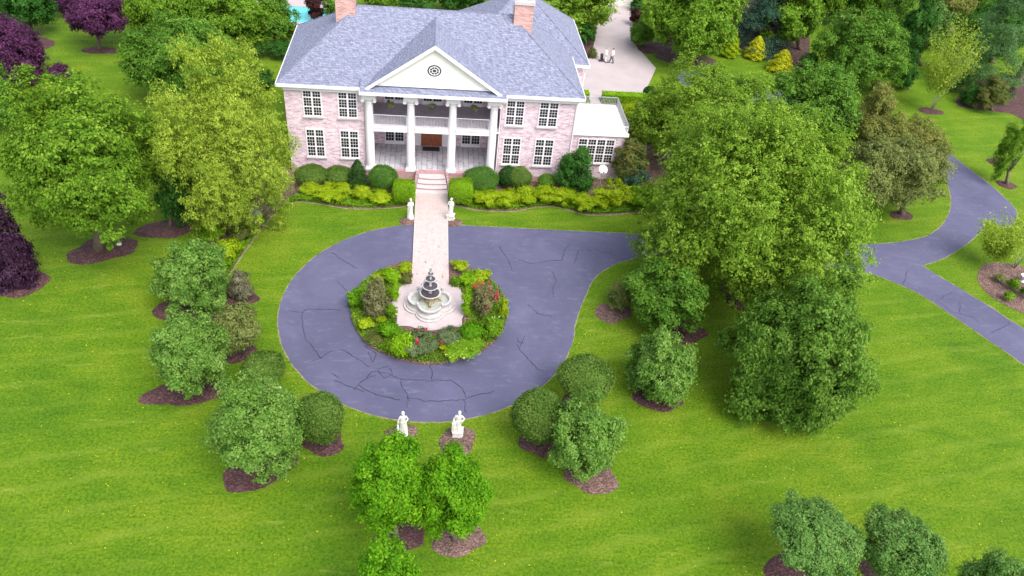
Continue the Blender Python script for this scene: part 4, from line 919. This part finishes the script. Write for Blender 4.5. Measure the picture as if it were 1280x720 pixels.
plant('spruce_tree', 'dark blue green spruce behind the golden cypresses', 'tree', 'blue', (962, 62), (918, -60, 1005, 60), 'pine', nb=11, per=200, size=0.311)
plant('catalpa_tree', 'bright layered broadleaf tree at the top edge above the right golden cypress', 'tree', 'maple', (1000, 62), (950, -45, 1032, 52), nl=65, nleaf=23250, size=0.37, flat=.45)
plant('broad_tree', 'full fresh green tree with a dark trunk at the edge of the far right lawn', 'tree', 'mid', (1097, 112), (1016, 8, 1140, 110), nl=117, nleaf=55800, size=0.266, lobe=.2)
for bs, bx, mt, lb in (((1110, 40), (1062, -52, 1140, 30), 'maple', 'dull green tree at the top edge behind the full fresh green tree'), ((1150, 82), (1118, -20, 1176, 84), 'deep', 'shadowy narrow tree left of the blue green fir in the far wood'), ((1172, 60), (1142, 2, 1196, 58), 'teal', 'blue green small fir in the far wood above the pale multistem birch'),
                       ((1190, 42), (1140, -60, 1222, 38), 'crab', 'olive tinted tree at the top edge left of the big pine'), ((1040, 30), (995, -60, 1072, 22), 'maple', 'yellow green tree at the top edge right of the bright layered tree'), ((1215, 95), (1180, 20, 1232, 96), 'deep', 'dark green tree in shade behind the pale multistem birch'), ((890, 12), (838, -60, 930, 8), 'deep', 'dark crown peeping over the tall tree beside the court')):
    plant('wood_tree', lb, 'tree', mt, bs, bx, nl=59, nleaf=20150, size=0.311, group='trees of the far wood')
for bs, bx, mt, lb in (((1240, 78), (1188, 0, 1290, 78), 'deep', 'dark tree filling the gap left of the big pine trunk'), ((1068, 22), (1030, -60, 1108, 14), 'deep', 'dark tree at the top edge behind the full fresh green tree on its left'), ((1120, 62), (1096, -20, 1152, 58), 'mid', 'green tree at the far wood edge right of the full fresh green tree'), ((1225, 30), (1185, -70, 1262, 24), 'mid', 'mid green tree at the top edge behind the big pine'), ((1275, 30), (1240, -80, 1320, 22), 'deep', 'dark tree in the top right corner behind the big pine'), ((975, 30), (930, -70, 1010, 18), 'deep', 'dark tree at the top edge behind the spruce'), ((775, -6), (740, -60, 790, -8), 'mid', 'green tree just behind the white garage')):
    plant('wood_tree', lb, 'tree', mt, bs, bx, nl=60, nleaf=18000, size=.32, group='trees of the far wood')
for bs, bx, lb in (((1136, 112), (1120, 78, 1152, 112), 'dark shrub at the wood edge left of the pale multistem birch'), ((1196, 112), (1178, 76, 1214, 112), 'dark shrub at the wood edge right of the pale multistem birch'), ((1010, 86), (998, 64, 1026, 88), 'dark shrub right of the fuller golden cypress')):
    plant('evergreen_shrub', lb, 'shrub', 'deep', bs, bx, nl=36, nleaf=7000, size=.24)
plant('multistem_birch', 'pale thin multistem birch with sparse olive leaves in a small mulch ring', 'tree', 'birch', (1163, 139), (1138, 38, 1222, 140), 'wispy', bark=BARKL, nstem=120, per=75, size=0.192, bed=dict(r=1.5, el=.7), tr=.035)
plant('pine_tree', 'large soft needled pine at the upper right frame edge', 'tree', 'pine', (1262, 118), (1192, -60, 1332, 118), 'pine', whorls=11, nb=12, per=260, size=0.333)
plant('rounded_shrub', 'bronze green rounded shrub beneath the large pine', 'shrub', 'bronze', (1240, 138), (1212, 92, 1264, 138), nl=52, nleaf=13950, size=0.192)
plant('evergreen_shrub', 'small dark shrub left of the bronze shrub under the large pine', 'shrub', 'deep', (1212, 132), (1198, 102, 1228, 132), nl=31, nleaf=6975, size=0.192)
plant('young_tree', 'young tree with forked brown trunk at the right frame edge above the road', 'tree', 'maple', (1258, 231), (1238, 142, 1300, 226), nl=57, nleaf=10850, size=0.222, lobe=.24, fill=.05, bed=dict(r=1.15, el=.7))
p = at(1247, 203); sphere_bed((p[0], p[1]), (0, 0), 1.3, MULCH, .7, 0, 21)
plant('broad_tree', 'grey green spreading tree right behind the giant fresh green tree', 'tree', 'mid', (1030, 196), (962, 76, 1078, 188), nl=104, nleaf=46500, size=0.237)
plant('crabapple_tree', 'brownish green crabapple between the grey green tree and the far lawn', 'tree', 'crab', (1090, 186), (1056, 102, 1122, 184), nl=65, nleaf=20150, size=0.222, under=.1, wob=.14)
plant('crabapple_tree', 'olive crabapple nearest the bend of the road at its left', 'tree', 'crab', (1142, 216), (1098, 142, 1192, 216), nl=72, nleaf=24800, size=0.207, under=.1, wob=.14)
plant('crabapple_tree', 'spreading grey olive crabapple with a red mulch ring at its trunk', 'tree', 'olive', (1127, 269), (1080, 168, 1194, 260), nl=83, nleaf=31000, size=0.207, under=.1, wob=.14, bed=dict(r=1.25, el=.65))
plant('crabapple_tree', 'grey olive crabapple touching the right flank of the giant fresh green tree', 'tree', 'olive', (1074, 276), (1040, 166, 1134, 260), nl=72, nleaf=24800, size=0.207, under=.1, wob=.14, bed=dict(r=1.2, el=.65))
plant('crabapple_tree', 'brown green crabapple hidden deep between the other crabapples', 'tree', 'crab', (1100, 222), (1058, 138, 1142, 214), nl=60, nleaf=20000, size=.21, under=.1, wob=.14)
# --- giant group on the right
plant('giant_birch', 'giant fresh green tree over the driveway arm, tallest crown of the right lawn', 'tree', 'big', (945, 372), (796, 128, 1092, 402), nl=220, nleaf=200000, size=.21, lobe=.19, wob=.13, under=.05, bed=dict(r=3.2, el=.6))
plant('giant_birch', 'fresh green tree beside the court, rising behind the giant crown', 'tree', 'big', (900, 222), (812, 66, 992, 212), nl=170, nleaf=100000, size=.2, lobe=.18)
plant('small_tree', 'light green small tree at the right corner of the side wing', 'tree', 'big', (822, 196), (774, 118, 856, 190), nl=78, nleaf=24800, size=0.207)
plant('broad_tree', 'dark green low branched tree with feathery edge on the right lawn', 'tree', 'shade', (985, 506), (902, 338, 1094, 537), nl=150, nleaf=120000, size=.22, lobe=.22, wob=.24, under=.1, bed=dict(r=1.3, el=.9, dx=-.9, dy=.3))
plant('broad_shrub', 'glossy green broad shrub over red mulch at the left foot of the giant tree', 'shrub', 'mid', (845, 412), (780, 316, 886, 420), nl=104, nleaf=37200, size=0.192, lobe=.2, group=G_DR, bed=dict(r=2.2, el=.6, dy=-.35, dx=.2))
plant('low_shrub', 'small thin shrub above a bare mulch oval beside the drive arm', 'shrub', 'olive', (773, 384), (756, 343, 794, 388), nl=39, nleaf=5425, size=0.148, group=G_DR)
p = at(766, 391); sphere_bed((p[0], p[1]), (0, 0), 1.42, MULCHL, .85, 0, 25)
plant('magnolia_shrub', 'light green dense shrub alone on the right lawn in a mulch crescent', 'shrub', 'magnolia', (824, 494), (781, 411, 872, 507), nl=104, nleaf=34100, size=0.163, lobe=.2, group=G_DR, bed=dict(r=2.0, el=.62, dx=-.3, dy=-.05, rot=-.5))
# --- lower centre
plant('pear_tree', 'vivid green young tree behind the statue with the urn, left of a touching pair', 'tree', 'pair', (496, 674), (437, 540, 537, 670), nl=104, nleaf=40300, size=0.178, lobe=.21, under=.12, wob=.12, group='pair of young trees below the statues', bed=dict(r=1.5, el=.75, dx=.1, dy=.15))
plant('pear_tree', 'vivid green young tree with a lime tip, right of a touching pair', 'tree', 'pair', (568, 676), (522, 553, 616, 672), nl=98, nleaf=37200, size=0.178, lobe=.21, under=.12, wob=.12, group='pair of young trees below the statues', bed=dict(r=1.5, el=.75, mat=MULCHL, dx=.25, dy=.15))
plant('pear_tree', 'green young tree cut by the bottom frame edge below the touching pair', 'tree', 'pair', (485, 790), (446, 668, 524, 790), nl=78, nleaf=24800, size=0.163, lobe=.2, under=.12, wob=.12)
# --- left of the loop
plant('broad_shrub', 'broad green shrub with white blossoms nearest the weeping birch', 'shrub', 'magnolia', (243, 384), (187, 298, 286, 392), nl=104, nleaf=37200, size=0.17, lobe=.2, group=G_DR, flowers=('white', 10, .10), bed=dict(r=2.9, el=.55, dy=-.25, dx=.4))
plant('twiggy_shrub', 'small grey twiggy shrub over red mulch left of the loop drive', 'shrub', 'grey', (297, 372), (280, 336, 318, 376), nl=44, nleaf=7750, size=.17, group=G_DR, bed=dict(r=1.35, el=.6, dx=.2))
plant('twiggy_shrub', 'larger olive grey twiggy shrub left of the loop drive', 'shrub', 'olive', (296, 440), (264, 377, 326, 442), nl=65, nleaf=15500, size=.18, group=G_DR, bed=dict(r=1.25, el=.7, dx=.1, dy=-.1))
plant('broad_shrub', 'large dense green shrub with a long mulch bed, outermost on the left', 'shrub', 'magnolia', (236, 490), (186, 383, 287, 496), nl=117, nleaf=43400, size=0.163, lobe=.19, group=G_DR, flowers=('white', 4, .09), bed=dict(r=2.5, el=.5, dx=-.1, rot=.25))
plant('clipped_shrub', 'clipped round shrub directly above the shrub with the pointed mulch bed', 'shrub', 'yew', (329, 480), (300, 436, 358, 482), 'dome', nleaf=13950, size=.14, group=G_CL)
plant('broad_shrub', 'spreading light green shrub with a pointed mulch bed, lower left of the loop', 'shrub', 'magnolia', (321, 588), (257, 464, 380, 602), nl=124, nleaf=49600, size=0.163, lobe=.2, group=G_DR, flowers=('white', 8, .09), bed=dict(r=2.0, el=.62, dx=.1, dy=-.15, rot=.5))
plant('clipped_shrub', 'clipped round shrub with mulch at its lower right, beside the left lawn statue', 'shrub', 'yew', (401, 552), (367, 488, 431, 556), 'dome', nleaf=17050, size=.14, group=G_CL, bed=dict(r=1.35, el=.75, dx=.2, dy=-.05))
plant('clipped_shrub', 'clipped round olive shrub, the higher of two at the lower right of the loop', 'shrub', 'yew', (731, 503), (695, 441, 770, 504), 'dome', nleaf=18600, size=.14, group=G_CL, bed=dict(r=1.2, el=.8, dx=-.6))
plant('clipped_shrub', 'clipped round olive shrub nearest the lower right edge of the loop', 'shrub', 'yew', (673, 553), (637, 483, 711, 556), 'dome', nleaf=18600, size=.14, group=G_CL, bed=dict(r=1.3, el=.75, dy=-.1))
plant('broad_shrub', 'light green shrub in front of the two clipped olive shrubs, over faded mulch', 'shrub', 'magnolia', (738, 590), (687, 487, 783, 600), nl=104, nleaf=37200, size=0.163, lobe=.2, group=G_DR, bed=dict(r=1.7, el=.85, mat=MULCHL, dx=.0, dy=-.15))
plant('lawn_shrub', 'round shrub at the bottom right, the left one of the row', 'shrub', 'teal', (1018, 724), (964, 617, 1080, 724), nl=130, nleaf=49600, size=0.148, lobe=.18, wob=.08, under=.2, group='row of shrubs at the bottom right', bed=dict(r=2.0, el=.8, dx=-.6, dy=.3))
plant('lawn_shrub', 'round greyer shrub at the bottom right, the middle one of the row', 'shrub', 'teal', (1128, 732), (1076, 630, 1185, 732), nl=130, nleaf=46500, size=0.148, lobe=.18, wob=.08, under=.2, group='row of shrubs at the bottom right', bed=dict(r=1.9, el=.8, dx=-.4, dy=.2))
plant('lawn_shrub', 'shrub cut by the bottom right corner of the frame', 'shrub', 'teal', (1245, 790), (1190, 684, 1308, 796), nl=117, nleaf=40300, size=0.148, lobe=.18, wob=.08, under=.2, group='row of shrubs at the bottom right')
# --- bed island at the right edge
isl2 = catmull(ppts([(1222, 345), (1228, 332), (1250, 328), (1290, 338), (1310, 370), (1300, 395), (1270, 388), (1240, 372), (1226, 358)]), 6)
sheet('mulch_bed', isl2, .02, MULCHL, jit=.04)
plant('sapling', 'thin sparse sapling beside the road at the right frame edge', 'tree', 'birch', (1268, 335), (1212, 268, 1292, 336), 'wispy', bark=BARKL, nstem=90, per=60, size=.2, tr=.04)
for bs, bx, mt, lb in (((1250, 353), (1240, 340, 1262, 354), 'olive', 'low tufted plant at the left of the mulch bed on the right edge'), ((1266, 362), (1256, 346, 1278, 364), 'cover', 'low green plant beside the white urn on the right edge'), ((1262, 376), (1253, 362, 1272, 377), 'cover', 'low green plant at the lower rim of the mulch bed on the right edge'), ((1284, 372), (1272, 354, 1298, 374), 'mid', 'low green plant cut by the right frame edge in the mulch bed')):
    plant('bed_plant', lb, 'plant', mt, bs, bx, nl=20, nleaf=2170, size=.16, trunk=False, group='plants of the right edge mulch bed')
p = at(1277, 352); m = MB(); m.lathe([(.2, 0), (.2, .06), (.08, .1), (.1, .25), (.28, .4), (.33, .62), (.38, .68), (.3, .68), (.26, .5), (.02, .45)], 20); o = m.build('garden_urn', WHITE, None, (p[0], p[1], .02), True); tag(o, 'white garden urn standing in the mulch bed at the right frame edge', 'urn')
p = at(150, 308); m = MB(); m.ball((0, 0, .14), .17, 8, 1.2, 1, .75); tag(m.build('white_stone', MARBLE, None, (p[0], p[1], .1), True), 'small white stone lying on the mulch under the large maple', 'stone')
p = at(310, 270); m = MB(); m.ball((0, 0, .35), .75, 7, 1.2, .9, .7); tag(m.build('garden_boulder', ROCK, None, (p[0], p[1], .0)), 'dark grey boulder under the weeping birch beside the planting bed', 'boulder')
p = at(322, 270); m = MB(); m.ball((0, 0, .2), .42, 6, 1., .8, .8); tag(m.build('garden_boulder', STONE, None, (p[0], p[1], .0)), 'small pale stone under the weeping birch right of the dark boulder', 'boulder')

# --- foundation planting
G_F = 'foundation shrubs before the house'
def fs(name, label, mat, base, box, style='dome', cat='shrub', **kw): plant(name, label, cat, mat, base, box, style, group=G_F, **kw)
fs('clipped_shrub', 'olive dome shrub at the left end under the ground floor windows', 'yew', (390, 231), (366, 203, 411, 233), nleaf=9000, size=.15)
fs('clipped_shrub', 'smaller olive shrub half hidden behind the dark green cone', 'yew', (424, 229), (404, 205, 444, 230), nleaf=7000, size=.15)
fs('cone_yew', 'dark green cone yew left of the porch', 'cone', (447, 236), (430, 193, 464, 237), 'cone', nleaf=10000, size=.12)
fs('boxwood', 'smooth green boxwood dome left of the porch steps', 'box', (479, 239), (459, 204, 499, 240), nleaf=10000, size=.12)
fs('lime_hedge_block', 'vivid lime clipped block left of the porch steps', 'lime', (505, 253), (489, 221, 521, 255), nleaf=9000, size=.11, squash=5)
fs('lime_hedge_block', 'vivid lime clipped block right of the porch steps', 'lime', (576, 254), (559, 220, 593, 256), nleaf=9000, size=.11, squash=5)
fs('boxwood', 'wide green boxwood dome right of the porch steps', 'box', (601, 242), (577, 206, 625, 243), nleaf=11000, size=.12)
fs('boxwood', 'small deep green shrub behind the wide boxwood dome', 'cone', (634, 234), (621, 205, 647, 236), nleaf=6000, size=.13)
fs('clipped_shrub', 'light olive rounded shrub under the first window right of the porch', 'yew', (650, 237), (633, 206, 667, 238), nleaf=7500, size=.14)
fs('clipped_shrub', 'little green shrub left of the large dark shrub', 'mid', (684, 238), (671, 215, 697, 238), nleaf=4500, size=.14)
fs('viburnum', 'large dark olive shrub overlapping the corner of the side wing', 'deep', (717, 240), (693, 182, 744, 243), 'lobed', nl=60, nleaf=16000, size=.18)
fs('red_shrub', 'tiny dark red shrub between the boxwood and the yellow row', 'wine', (636, 240), (629, 228, 643, 240), 'lobed', nl=14, nleaf=1200, size=.14)
fs('rhododendron', 'bronze green tall shrub beside the side wing window', 'bronze', (787, 230), (762, 172, 812, 228), 'lobed', nl=60, nleaf=15000, size=.22)
fs('blue_spruce', 'dark blue green dwarf spruce right of the satellite dish', 'blue', (795, 236), (777, 196, 814, 236), 'lobed', nl=40, nleaf=9000, size=.16)
fs('loose_shrub', 'mid green loose shrub at the right end of the planting bed', 'cover', (812, 262), (788, 228, 838, 264), 'lobed', nl=40, nleaf=8000, size=.2)
for bs, bx, lb in (((386, 243), (374, 227, 398, 244), 'pale yellow green mound at the left end of the yellow row'), ((417, 246), (393, 226, 441, 249), 'long yellow mound in the row left of the steps'), ((452, 249), (441, 232, 464, 250), 'green yellow mound below the dark cone yew'), ((476, 253), (461, 236, 491, 254), 'bright yellow mound next to the left lime block'),
                   ((606, 256), (590, 234, 624, 258), 'yellow mound next to the right lime block'), ((632, 256), (618, 236, 648, 258), 'yellow mound below the small deep green shrub'), ((657, 253), (643, 233, 672, 255), 'yellow mound below the light olive shrub'), ((682, 252), (667, 232, 697, 254), 'yellow mound below the little green shrub'), ((706, 255), (692, 234, 722, 257), 'yellow mound below the large dark olive shrub'),
                   ((730, 261), (715, 241, 747, 263), 'yellow mound left of the ring shaped golden shrub'), ((752, 258), (737, 236, 768, 261), 'yellow mound below the satellite dish'), ((773, 252), (750, 223, 797, 258), 'large ring shaped golden shrub below the satellite dish')):
    plant('golden_spirea', lb, 'shrub', 'chart', bs, (bx[0]-3, bx[1]-3, bx[2]+3, bx[3]+1), 'lobed', group='yellow green shrubs in the planting beds', nl=36, nleaf=6500, size=.15, lobe=.26, trunk=False)
# ground cover strips, bed front
def cover(poly, n, mat, size, seed, h=.25, z=.03):
    rng = np.random.default_rng(seed); P = np.array([p[:2] for p in poly]); lo, hi = P.min(0), P.max(0); Q = rng.uniform(lo, hi, (n*6, 2))
    x, y = Q.T; ins = np.zeros(len(Q), bool); j = len(P)-1
    for i in range(len(P)):
        c = ((P[i, 1] > y) != (P[j, 1] > y)) & (x < (P[j, 0]-P[i, 0])*(y-P[i, 1])/(P[j, 1]-P[i, 1]+1e-12)+P[i, 0]); ins ^= c; j = i
    Q = Q[ins][:n]; k = .5+.5*np.sin(Q[:, 0]*2.3+np.sin(Q[:, 1]*3))*np.sin(Q[:, 1]*2.9+1)
    zz = z+rng.uniform(.05, 1, len(Q))*h*(.45+.7*k)
    V = leaf_quads(np.stack([Q[:, 0], Q[:, 1], zz], 1), np.tile([0, 0, 1.], (len(Q), 1)), size, rng, .6)
    o = link('ground_cover', np_mesh('ground_cover', V, 4), L[mat]); return tag(o, 'low green ground cover filling the planting beds', 'ground cover', kind='stuff')
gl = ppts([(345, 268), (362, 248), (395, 240), (440, 244), (492, 250), (508, 250), (506, 257), (470, 260), (430, 259), (395, 253), (368, 252)]); cover(gl, 9000, 'cover', .17, 3, .35)
gr = ppts([(578, 250), (600, 252), (640, 252), (700, 250), (740, 258), (800, 255), (830, 250), (815, 261), (780, 266), (740, 268), (715, 263), (690, 257), (665, 259), (640, 263), (600, 262), (572, 257)]); cover(gr, 11000, 'cover', .17, 4, .35)
g3 = ppts([(282, 350), (300, 320), (322, 292), (335, 275), (325, 268), (300, 285), (275, 320), (265, 345)]); cover(g3, 5000, 'cover', .2, 5, .5)
# plants under the birch
for bs, bx, mt, lb in (((282, 322), (262, 296, 304, 324), 'chart', 'yellow green shrub at the front foot of the weeping birch'), ((300, 300), (286, 280, 318, 302), 'bronze', 'bronze tinted shrub right under the weeping birch'), ((262, 300), (240, 272, 282, 302), 'cover', 'leafy green shrub at the trunk of the weeping birch')):
    plant('understorey_shrub', lb, 'shrub', mt, bs, bx, nl=30, nleaf=5000, size=.2)
# --- hedge, court side
for x0, x1, lb in ((14.6, 17.9, 'low lime hedge behind the side wing, left of the path gap'), (19.5, 24.6, 'low lime hedge behind the side wing, right of the path gap')):
    rng = np.random.default_rng(int(x0*10)); n = 6000; P = np.stack([rng.uniform(x0, x1, n), rng.uniform(36.7, 37.7, n), rng.uniform(.05, 1.0, n)], 1); a = rng.uniform(0, 1, n)
    P[:, 2] = np.where(a < .5, .95+rng.normal(0, .04, n), P[:, 2]); P[:, 1] = np.where(a >= .5, 36.7+rng.normal(0, .04, n), P[:, 1])
    t = thing('clipped_hedge', lb, 'hedge', ((x0+x1)/2, 37.2, 0), 0, 'low hedges behind the side wing')
    link('foliage', np_mesh('foliage', leaf_quads(P, np.tile([0, -.4, 1.], (n, 1)), .16, rng, .6), 4), L['lime'], t, (-(x0+x1)/2, -37.2, 0))
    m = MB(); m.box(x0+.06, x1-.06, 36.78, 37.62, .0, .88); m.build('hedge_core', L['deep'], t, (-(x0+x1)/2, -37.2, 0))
fs('dark_shrub', 'dark round shrub at the lower right corner of the court', 'cone', (812, 124), (802, 106, 822, 126), nleaf=4000, size=.2)
fs('loose_shrub', 'yellow green loose shrub right of the roof railing', 'chart', (790, 150), (768, 124, 812, 152), 'lobed', nl=36, nleaf=6000, size=.24)
fs('loose_shrub', 'bright green loose shrub between the hedge and the giant tree', 'lime', (825, 140), (800, 118, 850, 142), 'lobed', nl=36, nleaf=6000, size=.24)

# --- island flowers
G_I = 'plants in the fountain island'
IS = [('heather_mound', 'big brown olive mound at the left of the fountain', 'rose', (468, 396), (451, 345, 489, 398), 'lobed', dict(nl=40, nleaf=7000, size=.16)),
 ('hydrangea', 'bright green bush on the far left rim of the island', 'pair', (443, 384), (431, 358, 456, 386), 'lobed', dict(nl=22, nleaf=3000, size=.17, flowers=('white', 10, .1))),
 ('rose_bush', 'red flowering bush right of the fountain', 'rose', (607, 394), (588, 352, 626, 396), 'lobed', dict(nl=36, nleaf=6000, size=.16, flowers=('red', 12, .24))),
 ('rose_bush', 'red flowering bush at the front of the island, left of centre', 'sage', (524, 440), (500, 407, 550, 446), 'lobed', dict(nl=36, nleaf=6500, size=.15, flowers=('red', 7, .22))),
 ('rose_bush', 'grey green bush at the front of the island below the fountain', 'sage', (560, 430), (544, 405, 578, 432), 'lobed', dict(nl=30, nleaf=4500, size=.15, flowers=('red', 3, .18))),
 ('lime_bush', 'vivid lime leafy bush on the front left of the island', 'lime', (501, 444), (482, 414, 520, 447), 'lobed', dict(nl=30, nleaf=4500, size=.2)),
 ('green_bush', 'deep green bush left of the vivid lime bush', 'pair', (486, 420), (471, 398, 502, 422), 'lobed', dict(nl=26, nleaf=4000, size=.16)),
 ('green_bush', 'deep green bush on the front right of the island', 'pair', (591, 424), (573, 400, 610, 426), 'lobed', dict(nl=28, nleaf=4500, size=.16)),
 ('day_lily', 'yellow flowering clump at the front right rim of the island', 'cover', (580, 444), (556, 424, 606, 446), 'lobed', dict(nl=26, nleaf=4000, size=.18, flowers=('cream', 18, .09))),
 ('day_lily', 'yellow flowering clump below the grey green bush', 'chart', (562, 441), (548, 424, 578, 443), 'lobed', dict(nl=22, nleaf=3000, size=.18, flowers=('cream', 10, .09))),
 ('day_lily', 'pale flowering clump on the right rim of the island', 'cover', (618, 420), (600, 392, 632, 424), 'lobed', dict(nl=28, nleaf=4500, size=.18, flowers=('white', 26, .08))),
 ('sedum_clump', 'lime clump on the outer right rim of the island', 'chart', (631, 398), (622, 370, 638, 400), 'lobed', dict(nl=20, nleaf=2500, size=.15)),
 ('green_bush', 'green clump beside the plaza at the right', 'lime', (586, 394), (574, 356, 592, 396), 'lobed', dict(nl=24, nleaf=3000, size=.15)),
 ('green_bush', 'mid green bush at the upper right of the island', 'lime', (588, 356), (572, 336, 602, 358), 'lobed', dict(nl=24, nleaf=3500, size=.16)),
 ('orange_clump', 'orange red flowering clump above the right rose bush', 'rose', (596, 362), (586, 349, 610, 363), 'lobed', dict(nl=16, nleaf=1500, size=.14, flowers=('orange', 18, .18))),
 ('day_lily', 'yellow flowering clump at the upper right rim of the island', 'chart', (604, 352), (592, 333, 616, 354), 'lobed', dict(nl=20, nleaf=2500, size=.16, flowers=('cream', 12, .08))),
 ('sedum_clump', 'lime clump right beside the walkway where it meets the island', 'chart', (573, 338), (561, 322, 588, 340), 'lobed', dict(nl=20, nleaf=2500, size=.15)),
 ('green_bush', 'small green clump at the inner right corner of the walk', 'cover', (569, 358), (561, 342, 578, 360), 'lobed', dict(nl=16, nleaf=1800, size=.15)),
 ('sedum_clump', 'lime clump left beside the walkway where it meets the island', 'chart', (508, 342), (494, 324, 517, 344), 'lobed', dict(nl=20, nleaf=2500, size=.15)),
 ('green_bush', 'mid green bush at the upper left of the island', 'lime', (490, 352), (476, 332, 503, 354), 'lobed', dict(nl=24, nleaf=3500, size=.16)),
 ('day_lily', 'orange tinted clump at the inner left corner of the walk', 'bronze', (507, 354), (497, 339, 518, 356), 'lobed', dict(nl=18, nleaf=2000, size=.15, flowers=('orange', 5, .08))),
 ('sedum_clump', 'yellow green clump at the upper left rim of the island', 'chart', (473, 350), (463, 338, 484, 352), 'lobed', dict(nl=18, nleaf=1800, size=.15)),
 ('green_bush', 'long green clump between the brown mound and the plaza', 'lime', (493, 376), (485, 345, 502, 378), 'lobed', dict(nl=22, nleaf=2600, size=.15)),
 ('green_bush', 'green clump below the brown mound beside the plaza', 'cover', (490, 398), (479, 378, 499, 400), 'lobed', dict(nl=22, nleaf=2600, size=.15)),
 ('sedum_clump', 'small yellow clump at the lower left rim of the island', 'chart', (457, 410), (446, 394, 470, 412), 'lobed', dict(nl=18, nleaf=1800, size=.15, flowers=('cream', 6, .08))),
 ('sedum_clump', 'little yellow clump between the brown mound and the deep green bush', 'chart', (476, 402), (467, 392, 485, 404), 'lobed', dict(nl=14, nleaf=1200, size=.14)),
 ('bronze_clump', 'low reddish clump at the lower left rim of the island', 'bronze', (465, 426), (452, 412, 482, 430), 'lobed', dict(nl=16, nleaf=1500, size=.14, flowers=('orange', 4, .07)))]
for nm, lb, mt, bs, bx, sty, kw in IS: plant(nm, lb, 'plant', mt, bs, bx, sty, group=G_I, bz=.13, trunk=False, **kw)
ring = [(5.93*math.cos(a), 5.93*math.sin(a)) for a in np.linspace(R(-232), R(52), 60)]+[(3.2*math.cos(a), 3.2*math.sin(a)) for a in np.linspace(R(52), R(-232), 60)]
cover(ring, 17000, 'cover', .14, 12, .30, .13)
# fallen leaves on the walk and the lawn
rng = np.random.default_rng(77)
Pw = np.stack([rng.uniform(-1.3, 1.3, 26), rng.uniform(2.6, 9, 26), np.full(26, .185)], 1)
tag(link('walk_leaf_litter', np_mesh('walk_leaf_litter', leaf_quads(Pw, np.tile([0, 0, 1.], (26, 1)), .11, rng, .7, jit=.15), 4), L['wine']), 'dark fallen leaves scattered on the brick walk', 'leaf litter', kind='stuff')
Pl = np.stack([rng.uniform(-34, 42, 900), rng.uniform(-24, 12, 900), np.full(900, .03)], 1)
Pl = Pl[(np.hypot(Pl[:, 0], Pl[:, 1]) > 11.6) & ~((Pl[:, 0] > 8) & (Pl[:, 1] > -6) & (Pl[:, 1] > .5-.0*Pl[:, 0]))]
tag(link('lawn_leaf_litter', np_mesh('lawn_leaf_litter', leaf_quads(Pl, np.tile([0, 0, 1.], (len(Pl), 1)), .10, rng, .7, jit=.2), 4), L['gold']), 'small yellow leaves fallen on the lawn', 'leaf litter', kind='stuff')
